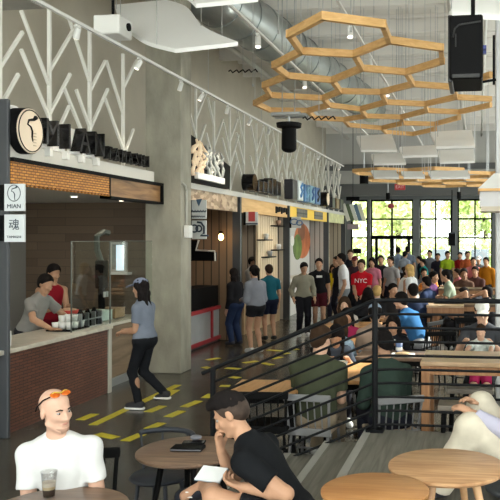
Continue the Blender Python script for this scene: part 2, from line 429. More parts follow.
    if bottom and 'bottom' not in skip:
        kind, bc = bottom[0], bottom[1]; B = Field(lo, hi, st); o = (.011 if st < .011 else .015) * s
        B.cone(HR, HL, .107 * s + o, k=.04); B.ell(P + up * .08 * s, np.array((.128, .098, .12)) * s + o, Rt, .04)
        B.half(P + up * .1 * s, up)
        for H_, K_, A_ in ((HR, KR, AR), (HL, KL, AL)):
            if kind == 'shorts': B.cone(H_, H_ + (K_ - H_) * .70, .087 * s + o, .075 * s + o * 1.4, .03, cut=True)
            elif kind == 'short_shorts': B.cone(H_, H_ + (K_ - H_) * .42, .09 * s + o, .088 * s + o, .03, cut=True)
            elif kind == 'loose':
                B.cone(H_, K_, .095 * s + o, .08 * s + o, .03); B.cone(K_, A_ + (A_ - K_) * .02, .08 * s + o, .07 * s + o, .03, cut=True)
            else:
                w = .9 if kind == 'slim' else 1.06
                B.cone(H_, K_, .088 * s * w + o, .058 * s * w + o, .03); B.cone(K_, K_ + (A_ - K_) * .3, .058 * s * w + o, .056 * s * w + o, .02); B.cone(K_ + (A_ - K_) * .3, A_, .056 * s * w + o, .044 * s * w + o, .02, cut=True)
        if wr: B.wrinkle(wr, 24, 5)
        B.mesh('shorts' if 'short' in kind else 'trousers', plain(bc, .85, .08), root)
    if shoes is not None and 'shoes' not in skip:
        for A_, K_, o_ in ((AR, KR, .01), (AL, KL, -.01)):
            S = Field(A_ - .3, A_ + .3, max(st * .8, .006)); t = toe(A_, K_, o_); hz = np.array((0, -.045 * s, -.03 * s))
            S.cone(A_ + hz * .6 + np.array((0, 0, .01)), A_ + t, .05 * s, .045 * s, .02); S.cone(A_, A_ + np.array((0, -.01, .03 * s)), .046 * s, .05 * s, .02, cut=True)
            S.half(A_ + np.array((0, 0, -.068 * s)), np.array((0, 0, -1.)) if A_[2] < .2 else np.array((0, -.3, -1)))
            sh = S.mesh('shoe', plain(shoes, .6, .05), root)
            if detail and sh and A_[2] < .4:
                S2 = Field(A_ - .3, A_ + .3, .006); S2.cone(A_ + hz * .6 + np.array((0, -.005, -.03)), A_ + t + np.array((0, .005, -.012)), .053 * s, .05 * s, .01)
                S2.half(A_ + np.array((0, 0, -.072 * s)), (0, 0, -1.)); S2.half(A_ + np.array((0, 0, -.045 * s)), (0, 0, 1.)); S2.mesh('sole', plain((.85, .85, .85), .6, 0), sh, 'white rubber sole')
    # ---- hair
    hs = hair[0]
    if hs != 'bald':
        Hf = Field(HC - .34 * s - np.array((0, 0, .3 * s if hs in ('long', 'pony') else 0)), HC + .24 * s, st * .8)
        hm = plain(HAIRS[hair[1]], .82, .25, 0, 0, 'hair')
        lift = .012 if hs == 'buzz' else .02
        Hf.ell(hd(0, -.018, .042), np.array((.079, .097, .082)) * s + (lift * s * .6 if hs != 'top' else -.001), Rh, .02)
        if hs == 'short': Hf.ell(hd(0, -.052, -.012), np.array((.073, .062, .082)) * s + .003, Rh, .03)
        if hs == 'top':
            Fd = Field(HC - .2 * s, HC + .2 * s, st * .8); Fd.ell(hd(0, -.014, .035), np.array((.075, .094, .084)) * s + .003, Rh, .02); Fd.ell(hd(0, -.055, -.01), np.array((.064, .05, .06)) * s + .002, Rh, .03)
            Fd.half(hd(0, .035, .01), Rh @ np.array((0, .93, -.36))); Fd.mesh('side_fade', plain((.05, .033, .025), .7, .5, 0, 0, 'fade'), root)
            Hf.ell(hd(0, .02, .108), np.array((.064, .078, .032)) * s, Rh, .03); Hf.ell(hd(0, .078, .094), np.array((.052, .03, .026)) * s, Rh, .02)
        # cut the face opening
        if hs == 'top': Hf.half(hd(0, 0, .045), Rh @ np.array((0, .30, -1.))); Hf.half(hd(0, .112, .05), Rh @ np.array((0, 1., .2)))
        elif hs in ('short', 'buzz'):
            n = Rh @ np.array((0, .78, -.62)); Hf.half(hd(0, .03, .03), n)
        else:
            Hf.ell(hd(0, .105, -.03), np.array((.066, .095, .088)) * s, Rh, .012, 's')
        if hs in ('long', 'pony', 'bob', 'bun'):
            Hf.ell(hd(0, -.05, -.01), np.array((.078, .062, .09)) * s, Rh, .03)
        if hs in ('long', 'bob'):
            ln = -.34 if hs == 'long' else -.14
            dn = np.array((0, 0, -1.))
            for q in (-1, -.45, .45, 1):
                a = hd(.068 * q, -.045 + .03 * abs(q), .02); b = hd(.08 * q, -.07 + .03 * abs(q), -.09); c = b + dn * (abs(ln) - .09) * s + fw * (-.06 * s) * (1 if abs(q) < .9 else -.5)
                Hf.cone(a, b, .034 * s, .038 * s, .03); Hf.cone(b, c, .038 * s, .026 * s, .03)
        if hs == 'pony':
            Hf.cone(hd(0, -.11, .05), hd(0, -.15, .02), .03 * s, .035 * s, .02); Hf.cone(hd(0, -.15, .02), hd(0, -.16, -.18), .036 * s, .018 * s, .03)
        if hs == 'bun': Hf.ell(hd(0, -.115, .055), np.array((.05, .045, .05)) * s, Rh, .015)
        if st < .011: Hf.wrinkle(.004, 90, 3)
        Hf.mesh('hair', hm, root)
    if cap is not None:
        C = Field(HC - .26 * s, HC + .26 * s, st * .75)
        C.ell(hd(0, -.016, .05), np.array((.09, .108, .088)) * s, Rh, .02); C.half(hd(0, 0, .045), Rh @ np.array((0, -.15, -1.)))
        C.ell(hd(0, .13, .052), np.array((.07, .075, .012)) * s, Rh @ Rx(rad(-8)), .012)
        C.mesh('cap', plain(cap, .8, .05), root)
    if beard:
        Bf = Field(HC - .2 * s, HC + .2 * s, st * .7)
        Bf.ell(hd(0, .024, -.045), np.array((.059, .07, .078)) * s + .0025, Rh, .02); Bf.ell(hd(0, .066, -.097), np.array((.027, .022, .02)) * s + .002, Rh, .025)
        Bf.half(hd(0, 0, -.066), Rh @ np.array((0, .25, 1.))); Bf.half(hd(0, .03, 0), Rh @ np.array((0, -1., -.3))); Bf.mesh('beard', plain(beard, .8, .3), root)
    if detail:
        for q in (1, -1):
            eb = MB(); eb.ell(hd(.031 * q, .0755, .003), np.array((.0115, .0115, .0085)) * s, 12)
            e = eb.build('eye', plain((.36, .33, .31), .4, 0), root, True)
            ib = MB(); ib.ell(hd(.031 * q + .001, .0838, .003), np.array((.0056, .004, .0056)) * s, 10); ib.build('iris', plain((.03, .02, .015), .2, 0), e, True)
            bw = MB(); bw.tube([hd(.016 * q, .093, .021), hd(.032 * q, .092, .027), hd(.05 * q, .08, .021)], [.004 * s, .0045 * s, .002 * s], 6)
            bw.build('eyebrow', plain(HAIRS.get(hair[1], HAIRS['dark']), .8, 0), root, True)
        lp = MB(); lp.tube([hd(-.023, .081, -.062), hd(-.01, .0895, -.060), hd(0, .0905, -.0615), hd(.01, .0895, -.060), hd(.023, .081, -.062)], [.002, .0055, .006, .0055, .002], 6)
        lp.build('lips', plain((.46, .22, .17), .5, 0), root, True)
    root['_j'] = 0; del root['_j']
    return root, dict(HC=HC, Rh=Rh, SR=SR, SL=SL, WR=WR, WL=WL, ER=ER, EL=EL, KR=KR, KL=KL, AR=AR, AL=AL, P=P, up=up, fw=fw, rt=rt, SH=SH, hd=hd)
# ---------------------------------------------------------------- shared materials
M_white = mat('white_paint', (.78, .78, .76), .6)
M_cloud = mat('white_panel', (.93, .93, .92), .7)
M_black = mat('black_metal', (.005, .005, .0055), .6, spec=.08)
M_rail = mat('dark_rail_metal', (.006, .0065, .008), .5, 0, spec=.14)
M_dark = mat('dark_grey_steel', (.045, .05, .058), .5)
M_concrete = mat('column_concrete', (.32, .305, .25), .75, 0, .22, 3.5, .25, 30, stretch=(1, 1, .5))
M_beige = mat('beige_wall', (.47, .43, .35), .85, 0, .05, 2)
M_lattice = mat('pale_lattice', (.80, .79, .74), .6)
M_ceil = mat('ceiling_deck', (.74, .72, .67), .85, 0, .08, 1.2)
M_steel = mat('brushed_steel', (.55, .56, .57), .3, .9, .1, 5)
M_galv = mat('galvanised_duct', (.36, .39, .39), .34, .8, .25, 3, stretch=(1, .2, 1))
M_oak = wood('oak_beam', (.70, .40, .15), (.84, .53, .23), 'XYZ', 3, .55, (2, 2, 8))
M_walnut = wood('walnut_laminate', (.15, .095, .065), (.27, .175, .12), 'XYZ', 2.2, .35, (1.2, 14, 1))
M_coffee = wood('coffee_table_wood', (.36, .19, .09), (.56, .34, .18), 'XYZ', 2.4, .42, (1.2, 12, 1))
M_orange = wood('orange_oak_top', (.50, .25, .09), (.66, .36, .15), 'YXZ', 2.4, .35, (1.2, 10, 1))
M_barwood = wood('bar_table_wood', (.40, .26, .15), (.56, .39, .25), 'XYZ', 2.2, .3, (1, 9, 1))
M_frame = wood('table_frame_wood', (.28, .13, .055), (.40, .20, .09), 'ZXY', 2.4, .45, (1, 9, 1))
M_legwood = mat('pale_leg_wood', (.55, .36, .20), .5)
M_step = wood('grey_step_wood', (.125, .118, .10), (.21, .20, .172), 'YXZ', 2.2, .5, (.8, 12, 1))
M_nose = mat('step_nosing', (.42, .415, .39), .45, .3)
M_glass = thin_glass('clear_glass', (.93, .96, .95), .07)
M_pane = thin_glass('window_glass', (.95, .98, .97), .05)
M_tape = mat('yellow_tape', (.56, .48, .03), .5, 0, .12, 20)
M_counter = mat('stone_counter', (.62, .58, .50), .3, 0, .12, 10)
# ---------------------------------------------------------------- floor
def floor_mat():
    m, nt, b = _nt('polished_concrete')
    tc = nt.nodes.new('ShaderNodeTexCoord')
    n = nt.nodes.new('ShaderNodeTexNoise'); n.inputs['Scale'].default_value = .9; n.inputs['Detail'].default_value = 8
    r = nt.nodes.new('ShaderNodeValToRGB'); r.color_ramp.elements[0].position = .3; r.color_ramp.elements[1].position = .75
    r.color_ramp.elements[0].color = (.045, .041, .033, 1); r.color_ramp.elements[1].color = (.088, .080, .064, 1)
    nt.links.new(tc.outputs['Object'], n.inputs['Vector']); nt.links.new(n.outputs['Fac'], r.inputs[0])
    t = nt.nodes.new('ShaderNodeTexBrick'); t.inputs['Scale'].default_value = 1; t.inputs['Brick Width'].default_value = 4; t.inputs['Row Height'].default_value = 4
    t.inputs['Mortar Size'].default_value = .012; t.offset = 0; t.inputs['Color1'].default_value = (1, 1, 1, 1); t.inputs['Color2'].default_value = (1, 1, 1, 1); t.inputs['Mortar'].default_value = (.45, .45, .45, 1)
    nt.links.new(tc.outputs['Object'], t.inputs['Vector'])
    mx = nt.nodes.new('ShaderNodeMix'); mx.data_type = 'RGBA'; mx.blend_type = 'MULTIPLY'; mx.inputs[0].default_value = 1
    nt.links.new(r.outputs[0], mx.inputs[6]); nt.links.new(t.outputs['Color'], mx.inputs[7]); nt.links.new(mx.outputs[2], b.inputs['Base Color'])
    n2 = nt.nodes.new('ShaderNodeTexNoise'); n2.inputs['Scale'].default_value = 2.5; n2.inputs['Detail'].default_value = 6
    mr = nt.nodes.new('ShaderNodeMapRange'); mr.inputs[3].default_value = .13; mr.inputs[4].default_value = .32
    nt.links.new(tc.outputs['Object'], n2.inputs['Vector']); nt.links.new(n2.outputs['Fac'], mr.inputs[0]); nt.links.new(mr.outputs[0], b.inputs['Roughness'])
    b.inputs['Specular IOR Level'].default_value = .6
    return m
YB, XL, XR, ZC = 33.0, -8.2, 6.4, 7.2
struct(MB().span((XL, -1.5, -.12), (XR, YB, 0)).build('floor', floor_mat()))
# ---------------------------------------------------------------- ceiling with ribs
b = MB().span((XL, -1.5, ZC), (XR, YB + .3, ZC + .2))
struct(b.build('ceiling', M_ceil))
b = MB()
for i in range(17): b.span((XL, 1 + i * 2.0, ZC - .34), (XR, 1.14 + i * 2.0, ZC))
for i in range(44): b.span((XL, i * .75 + .3, ZC - .06), (XR, i * .75 + .42, ZC))
struct(b.build('trim_1', mat('ceiling_joist', (.78, .76, .72), .8)))
# ---------------------------------------------------------------- walls
struct(MB().span((XL - .2, -1.5, 0), (XL, YB, ZC)).build('wall_left', M_beige))
struct(MB().span((-6.9, 4.0, 3.1), (-6.75, YB, ZC)).build('wall_upper_left', M_beige))
struct(MB().span((-8.2, 3.0, 5.02), (-5.35, 8.7, 5.5)).build('trim_2', mat('soffit_slab', (.40, .39, .36), .8, 0, .1, 3)))
# back wall: dark framed glazing
SLOTS = [(-5.62, -4.85), (-4.72, -2.83), (-2.55, -1.14), (-.88, .62), (.88, 2.4), (2.66, 4.2), (4.45, 6.2)]
M_back = mat('back_wall_grey', (.15, .165, .17), .7)
struct(MB().span((XL, YB + .01, 4.6), (XR, YB + .25, ZC)).build('wall_back_upper', mat('back_upper', (.50, .50, .48), .8)))
b = MB().span((XL, YB, 3.9), (XR, YB + .25, 4.6)); b.span((XL, YB, 0), (SLOTS[0][0], YB + .25, 3.9))
for a, c in zip(SLOTS[:-1], SLOTS[1:]): b.span((a[1], YB - .1, 0), (c[0], YB + .25, 3.9))
b.span((SLOTS[-1][1], YB, 0), (XR, YB + .25, 3.9))
struct(b.build('wall_back', M_back))
struct(MB().span((XL, YB - .5, 4.05), (XR, YB, 4.5)).span((XL, YB - .3, 5.2), (XR, YB, 5.45)).build('trim_3', mat('steel_beam', (.12, .125, .125), .6)))
for i, (x0, x1) in enumerate(SLOTS):
    w = .035; f = MB(); f.span((x0, YB, 3.82), (x1, YB + .1, 3.9)); f.span((x0, YB, 0), (x1, YB + .1, .1))
    f.span((x0, YB, 0), (x0 + .06, YB + .1, 3.9)); f.span((x1 - .06, YB, 0), (x1, YB + .1, 3.9))
    mid = (x0 + x1) / 2
    if i > 0: f.span((mid - w, YB, 0), (mid + w, YB + .1, 3.9))
    for z in (3.03, 2.2): f.span((x0, YB, z - w), (x1, YB + .1, z + w))
    if i == 1:
        for xx in (x0 + .25, x1 - .2): f.span((xx - .06, YB - .03, 0), (xx + .06, YB + .1, 2.24))
        f.span((x0, YB - .03, 2.14), (x1, YB + .1, 2.3)); f.span((mid - .09, YB - .03, 0), (mid + .09, YB + .1, 2.24))
        f.span((x0, YB - .02, .0), (x1, YB + .1, .28))
    fo = f.build('window_%d' % (i + 1), M_black); struct(fo)
    MB().span((x0 + .03, YB + .045, .05), (x1 - .03, YB + .055, 3.86)).build('window_pane', M_pane, fo)
# right glazed wall (out of the frame, lets daylight in)
RB = [(12.3, 16), (16.5, 20.5), (21, 25), (25.5, 29.5), (1.0, 5.5)]
b = MB().span((XR, -1.5, 6.3), (XR + .25, YB, ZC)); prev = -1.5
for y0, y1 in sorted(RB): b.span((XR, prev, 0), (XR + .25, y0, 6.3)); prev = y1
b.span((XR, prev, 0), (XR + .25, YB, 6.3)); struct(b.build('wall_right', M_beige))
for i, (y0, y1) in enumerate(RB):
    f = MB()
    for z in (.05, 2.1, 4.2, 6.25): f.span((XR + .02, y0, z - .04), (XR + .1, y1, z + .04))
    for q in range(4): yy = y0 + (y1 - y0) * q / 3; f.span((XR + .02, yy - .04, 0), (XR + .1, yy + .04, 6.3))
    fo = f.build('window_%d' % (i + 11), M_black); struct(fo)
    MB().span((XR + .05, y0, .05), (XR + .06, y1, 6.25)).build('window_pane', M_pane, fo)
b = MB().span((XL, -1.7, 5.6), (XR, -1.5, ZC)).span((XL, -1.7, 0), (XR, -1.5, .3)); f = MB()  # unseen end wall behind the camera, glazing added to go with the frontal fill
for x in (XL + .1, -5, -2, 1, 4, XR - .1): b.span((x - .12, -1.7, 0), (x + .12, -1.5, ZC))
struct(b.build('wall_front', M_beige))
for i, (x0, x1) in enumerate(((XL + .22, -5.12), (-4.88, -2.12), (-1.88, .88), (1.12, 3.88), (4.12, XR - .22))):
    f = MB(); f.span((x0, -1.64, .3), (x1, -1.56, .38)).span((x0, -1.64, 5.52), (x1, -1.56, 5.6)).span((x0, -1.64, 2.6), (x1, -1.56, 2.68))
    fo = struct(f.build('window_%d' % (i + 21), M_black)); MB().span((x0, -1.605, .38), (x1, -1.595, 5.52)).build('window_pane', M_pane, fo)
# ---------------------------------------------------------------- columns
def column(x0, y0, x1, y1, m, name, joints=True, z1=ZC):
    b = MB().box(((x0 + x1) / 2, (y0 + y1) / 2, z1 / 2), (x1 - x0, y1 - y0, z1), None, .015)
    return struct(b.build(name, m))
column(-5.29, 11.42, -4.69, 11.86, M_concrete, 'column_left')
c_ = on_y(496, 300, 10.2); column(c_.x, 10.2, c_.x + .45, 10.65, mat('column_white', (.66, .68, .70), .6), 'column_right')
p_ = on_z(8, 439, 0); column(-5.6, p_.y, p_.x, p_.y + .05, M_dark, 'post_left', z1=3.66)
# conduit and joint marks on the column
t = thing('conduit_box', 'small white junction box with conduit on the right side of the concrete column', 'junction box', (-4.69, 11.6, 2.15))
q = on_x(189, 241, -4.67); MB().box((.05, 0, .12), (.09, .16, .2), None, .01).build('box', M_white, t)
MB().tube([(.02, .0, .2), (.02, .0, .78), (.02, -.05, .86), (.02, -.2, .9)], .018).build('conduit', mat('conduit_grey', (.42, .41, .37), .5), t)
# ---------------------------------------------------------------- stepped platform
PZ_, XE, YE = .48, -.97, 6.52
b = MB().span((XE, -1.4, 0), (XR, YE, PZ_)); struct(b.build('platform', M_step))
b = MB()
for z, x0, x1, y0 in ((.36, -1.335, XE, 4.85), (.24, -1.70, -1.335, 5.35), (.12, -2.06, -1.70, 5.35)): b.span((x0, y0, 0), (x1, YE, z))
struct(b.build('stair_treads', M_step))
b = MB()
for z, x0, y0 in ((.48, XE, -1.4), (.36, -1.335, 4.85), (.24, -1.70, 5.35), (.12, -2.06, 5.35)): b.span((x0 - .012, y0, z - .03), (x0 + .05, YE, z + .004))
struct(b.build('stair_nosing', M_nose))
# ---------------------------------------------------------------- railing
t = thing('stair_railing', 'dark metal railing with five rails running down the grey steps and along the platform edge', 'railing', (0, 0, 0))
top = on_y(375, 300, YE - .07); bx = top.x; pz = top.z; low = on_y(213, 369, YE - .07)
MB().cyl((bx, YE - .07, PZ_), (bx, YE - .07, pz), .026).box((bx, YE - .07, PZ_ + .012), (.15, .12, .024)).build('post', M_rail, t)
MB().cyl((low.x, YE - .07, 0), (low.x, YE - .07, low.z), .026).box((low.x, YE - .07, .012), (.13, .12, .024)).build('post', M_rail, t)
MB().cyl((4.6, YE - .07, PZ_), (4.6, YE - .07, pz), .026).build('post', M_rail, t)
hgt = pz - PZ_
for i in range(10):
    dz = -i * hgt / 9.55; r = .020 if i == 0 else .0115
    x0 = low.x if i else low.x - .10
    sl = (pz - low.z) / (bx - low.x)
    if low.z + dz < .12: x0 = low.x + (.16 - low.z - dz) / sl
    z0 = low.z + dz + sl * (x0 - low.x)
    MB().tube([(x0, YE - .07, z0), (bx - .18, YE - .07, pz + dz - sl * .18), (bx - .02, YE - .07, pz + dz - .01), (bx + .14, YE - .07, pz + dz), (4.6, YE - .07, pz + dz)], r).build('rail', M_rail, t)
# ---------------------------------------------------------------- yellow floor tape
def tape(pts, label, w=.1):
    a, c = [Vector((p.x, p.y)) for p in pts]; d = (c - a).normalized(); n = Vector((-d.y, d.x)) * w / 2
    L = (c - a).length; o = MB().box((0, 0, .002), (L, w, .004)).build('floor_tape', M_tape, None, loc=((a.x + c.x) / 2, (a.y + c.y) / 2, 0), rz=math.atan2(d.y, d.x))
    return tag(o, label, 'floor tape', 'yellow tape marks on the concrete floor')
tape((on_z(93, 425), on_z(178, 385)), 'long unbroken yellow tape line beside the walking woman', .11)
DASH = [((125, 441), (142, 434)), ((148, 429), (162, 423)), ((168, 417), (182, 411)), ((184, 407), (199, 401)), ((148, 412), (163, 406)), ((80, 420), (95, 414)), ((97, 434), (116, 438)), ((205, 398), (212, 394)),
        ((165, 373), (178, 371)), ((207, 360), (219, 358)), ((226, 368), (240, 369)), ((231, 377), (239, 378)), ((244, 363), (257, 361)), ((263, 363), (272, 365)), ((268, 350), (282, 351)), ((272, 359), (281, 357)), ((289, 350), (298, 349)), ((282, 354), (289, 353)), ((220, 386), (230, 386)), ((204, 367), (215, 370)), ((166, 396), (176, 390))]
WH = ['nearest the seated bald man', 'second before the round walnut table', 'third in the row behind the walnut table', 'fourth in the row toward the railing', 'under the striding foot of the cap woman', 'left of the long line near the brick counter', 'corner piece right of the bald man', 'just left of the railing post',
      'at the foot of the concrete column', 'in front of the red framed counter', 'below the red framed counter corner', 'behind the railing beside the wooden table', 'in front of the woman in shorts', 'beside the shoes of the woman in shorts', 'between the woman in shorts and the railing', 'under the upper railing slope', 'near the olive sweater man feet', 'short piece beside the olive sweater man', 'behind the black seated man head', 'near the red counter base', 'beyond the cap woman trailing shoe']
for i, ((a, c), w) in enumerate(zip(DASH, WH)): tape((on_z(*a), on_z(*c)), 'short yellow tape dash ' + w, .12)
# ---------------------------------------------------------------- stall 1
M_dwood = bricks('dark_plank_wall', (.080, .050, .030), (.125, .082, .050), (.03, .018, .011), 'XZY', 1.4, .14, .003, .5, .37, .3)
struct(MB().span((-8.2, 12.0, 0), (-5.25, 12.15, 3.1)).build('wall_stall_end', M_dwood))
struct(MB().span((-8.2, 7.5, 2.77), (-5.1, 11.4, 2.85)).span((-8.2, 11.4, 2.77), (-5.3, 12.0, 2.85)).build('trim_4', mat('stall_soffit', (.48, .46, .42), .7)))
struct(MB().span((-8.2, 11.2, 0), (-7.72, 11.99, 2.72)).build('wall_stall_side', mat('stall_side_grey', (.30, .29, .27), .7)))
# awning
A0, A1, AX = 7.5, 11.36, -5.0
ym = on_x(110, 185, AX).y
t = thing('stall_awning', 'long stall fascia of woven basketwork and wood planks in a black frame', 'awning', (AX, 0, 0))
M_weave = bricks('basket_weave', (.74, .33, .055), (.52, .21, .035), (.18, .07, .018), 'YZX', .085, .032, .006, .6, .5, 1.0)
w = MB().span((-.1, A0, 2.764), (0, ym, 2.992))
w.build('woven_panel', M_weave, t)
sc = MB(); y = A0
while y < ym - .05: sc.prism([(y, 2.764), (y + .085, 2.764), (y + .0425, 2.732)], 'x', -.03, .004); y += .085
sc.build('scalloped_edge', M_weave, t)
MB().span((-.1, ym, 2.737), (-.01, A1, 2.992)).build('wood_panel', wood('awning_wood', (.17, .085, .035), (.42, .235, .10), 'YZX', 2.0, .5, (.7, 6, 1)), t)
MB().span((-.14, A0, 2.992), (.03, A1 + .03, 3.036)).span((-.14, ym - .02, 2.704), (.03, A1 + .03, 2.737)).span((-.14, A1, 2.704), (.03, A1 + .04, 3.036)).span((-.14, ym - .02, 2.704), (.005, ym + .015, 3.020)).build('frame', M_black, t)
struct(MB().span((-5.4, A0, 3.036), (-5.04, 11.2, 3.204)).span((-5.3, A0, 2.857), (-5.1, A1, 3.041)).build('trim_5', mat('sign_ledge', (.62, .61, .57), .7)))
for i, (u, v) in enumerate(((74, 196), (122, 200))):
    p = on_z(u, v, 2.764); t = thing('downlight', 'small round downlight in the stall soffit ' + ('near the blade signs' if i == 0 else 'near the concrete column'), 'downlight', (p.x, p.y, 2.770), 0, 'stall downlights')
    MB().cyl((0, 0, -.02), (0, 0, 0), .055, n=20).build('trim_ring', M_white, t); MB().cyl((0, 0, -.024), (0, 0, -.018), .042, n=20).build('lens', emis('downlight_lens', (1, .86, .66), 6), t)
# counter
t = thing('service_counter', 'long service counter with thin brown brick front and pale stone top', 'counter', (-5.12, 0, 0))
M_brick = bricks('thin_brick_front', (.19, .072, .045), (.125, .05, .034), (.05, .025, .02), 'YZX', .155, .036, .005, .4, .5, .6)
MB().span((-.55, 7.3, 0), (0, 9.86, .90)).build('brick_front', M_brick, t)
MB().box((-.29, 8.58, .925), (.72, 2.62, .05), None, .008).build('countertop', M_counter, t)
MB().span((-.55, 9.86, 0), (.02, 9.94, .9)).build('end_post', mat('pale_post', (.50, .47, .42), .5), t)
t = thing('wood_counter', 'low wood panelled counter with stone top between brick counter and concrete column', 'counter', (-5.3, 0, 0))
MB().span((-.5, 9.96, .1), (0, 11.42, .88)).build('panel', wood('panel_wood', (.17, .12, .075), (.28, .20, .13), 'YZX', 2, .5, (.8, 5, 1)), t)
MB().span((-.5, 9.96, 0), (.03, 11.42, .12)).build('plinth', mat('plinth_grey', (.25, .26, .26), .5), t)
MB().box((-.26, 10.7, .915), (.66, 1.46, .05), None, .008).build('countertop', M_counter, t)
ga = on_x(72, 300, -5.16).y; gb = on_x(110, 300, -5.16).y
for (y0, y1, zt, lb) in ((ga, gb - .02, 2.12, 'clear glass sneeze guard panel above the brick counter'), (gb + .02, 11.4, 2.12, 'clear glass sneeze guard panel beside the concrete column')):
    t = thing('sneeze_guard', lb, 'glass screen', (-5.17, (y0 + y1) / 2, .95)); h = (y1 - y0) / 2
    MB().span((-.006, -h, 0), (.006, h, zt - .95)).build('glass_pane', M_glass, t)
    MB().span((-.008, -h - .006, 0), (.008, -h + .004, zt - .95)).span((-.007, -h, zt - .953), (.007, h, zt - .947)).build('edge_trim', mat('edge_trim_%d' % len(D.objects), (.10, .11, .10), .4, .2), t)
# pass window and tap in end wall
t = thing('pass_window', 'bright pass window with pale frame in the dark plank wall behind the glass', 'window', (0, 12.0, 0))
a, c = on_y(111, 242, 12.0), on_y(128, 272, 12.0)
MB().span((a.x, -.05, c.z), (c.x, .01, a.z)).build('frame', mat('pass_frame', (.55, .54, .50), .5), t)
MB().span((a.x + .05, -.06, c.z + .05), (c.x - .05, -.045, a.z - .04)).build('pane', thin_glass('pass_pane', (.6, .7, .75), .35, .08), t)
e = on_y(132, 272, 12.0); MB().span((a.x + .05, -.14, c.z - .04), (e.x, 0, c.z)).build('sill', M_white, t)
g0 = on_y(120, 260, 11.9)
MB().span((c.x - .18, -.065, c.z + .03), (c.x - .05, -.046, a.z - .05)).build('bright_strip', emis('pass_window_daylight', (.75, .85, .95), .9), t)
p = on_z(119, 320, .94); t = thing('drink_dispenser', 'tall dark drink dispenser with curved neck behind the glass', 'dispenser', (-5.6, 10.6, .94))
MB().cyl((0, 0, 0), (0, 0, .04), .11).cyl((0, 0, .04), (0, 0, .5), .05).box((0, 0, .68), (.14, .16, .42), None, .02).build('body', M_black, t)
MB().tube([(0, 0, .85), (-.02, -.1, 1.05), (.0, -.14, 1.25), (.06, -.05, 1.32), (.1, .03, 1.30)], .045).build('neck', mat('dispenser_green', (.05, .06, .05), .4), t)
MB().cyl((.06, -.03, .42), (.06, -.03, .34), .02).cyl((.06, .05, .42), (.06, .05, .34), .02).build('spout', M_steel, t)
# blade signs
M_plate = mat('sign_plate', (.66, .70, .73), .5); M_ink = mat('sign_ink', (.03, .045, .07), .6)
def blade(v0, v1, label):
    a, c = on_y(5, v0, 7.3), on_y(25, v1, 7.3)
    t = thing('blade_sign', label, 'sign', ((a.x + c.x) / 2, 7.3, (a.z + c.z) / 2), 0, 'blade signs on the dark post'); w, h = c.x - a.x, a.z - c.z
    MB().box((0, 0, 0), (w, .03, h), None, .004).build('plate', M_plate, t); MB().box((-w / 2 - .03, .02, 0), (.05, .08, h * .94)).build('bracket', M_black, t)
    return t, w, h
def ring(cx, cz, rx, rz, r, m, parent, y, name='ring', n=28):
    MB().tube([(cx + rx * math.cos(2 * math.pi * i / n), y, cz + rz * math.sin(2 * math.pi * i / n)) for i in range(n + 1)], r, 6).build(name, m, parent, True)
t, w, h = blade(184, 211, 'square white blade sign with MIAN and an oval noodle emblem')
ring(0, .045, .072, .085, .004, M_ink, t, -.018)
NOOD = [(.035, .115), (.02, .10), (-.02, .09), (-.03, .065), (-.005, .055), (.008, .03), (.006, -.005), (.012, -.03)]
MB().tube([(x, -.018, z) for x, z in NOOD], [.012, .007, .005, .004, .005, .005, .004, .003], 6).build('noodle_emblem', M_ink, t, True)
text('MIAN', .062, .004, M_ink, T(0, -.018, -.095) @ FACE_NY, t, sx=1.05)
t, w, h = blade(214.5, 242, 'square white blade sign with a black brush character and TAMASHI')
text('TAMASHI', .036, .004, M_ink, T(0, -.018, -.092) @ FACE_NY, t, sx=1.1)
text('\u9b42', .125, .004, M_ink, T(0, -.018, .03) @ FACE_NY, t, name='brush_character')
# round lit logo
a = on_x(31, 131, -4.92); t = thing('round_logo_sign', 'round cream noodle logo lightbox with black drum side above the basketwork', 'sign', (-4.92, a.y, a.z)); R_ = .256
MB().cyl((-.17, 0, 0), (-.01, 0, 0), R_, n=40).build('drum', M_black, t, True, angle=40)
MB().cyl((-.012, 0, 0), (0, 0, 0), R_ * .97, n=40).build('face', mat('logo_cream', (.78, .66, .52), .5), t, True, angle=40)
MB().cyl((-.23, 0, 0), (-.20, 0, 0), R_ * 1.13, n=40).build('halo_ring', M_cloud, t, True, angle=40)
MB().tube([(.006, y * 2.3, (z - .03) * 1.9 - .0) for y, z in NOOD], [.028, .017, .012, .009, .009, .010, .009, .006], 6).build('noodle_emblem', M_black, t, True)
MB().tube([(.004, R_ * .9 * math.cos(i / 20 * math.pi), R_ * .9 * math.sin(i / 20 * math.pi)) for i in range(41)], .006, 6).build('rim_line', M_black, t, True)
for i in range(5): MB().box((.004, .07, -.02 - i * .034), (.006, .05, .008)).build('small_print', mat('print_tan', (.42, .33, .22), .6), t)
# MIAN letters (deep channel letters facing +X)
M_gloss = mat('gloss_black', (.007, .007, .008), .15, 0, spec=.3)
def channel(chars, u0, u1, v0, v1, x, label, size_z, depth=.16, group=None, backs=True, m=M_gloss, sx=1.0):
    pa, pb = on_x(u0, v0, x), on_x(u1, v1, x); n = len(chars)
    for i, ch in enumerate(chars):
        f = (i + .5) / n; y = pa.y + (pb.y - pa.y) * f; z = 3.225 + size_z / 2
        t = thing('channel_letter', label % (ch, ['first', 'second', 'third', 'fourth', 'fifth', 'sixth', 'seventh'][i]), 'sign letter', (x, y, z), 0, group)
        text(ch, size_z * 1.36, depth, m, T(-depth / 2, 0, 0) @ FACE_PX, t, 'letter_face', sx=sx)
        if backs: MB().box((-depth - .03, 0, -size_z * .0), (.03, (pb.y - pa.y) / n * .72, size_z * 1.0)).build('white_backplate', M_cloud, t); MB().span((-depth, -.03, -size_z / 2 - .1), (-.02, .03, -size_z / 2)).build('stand', M_white, t)
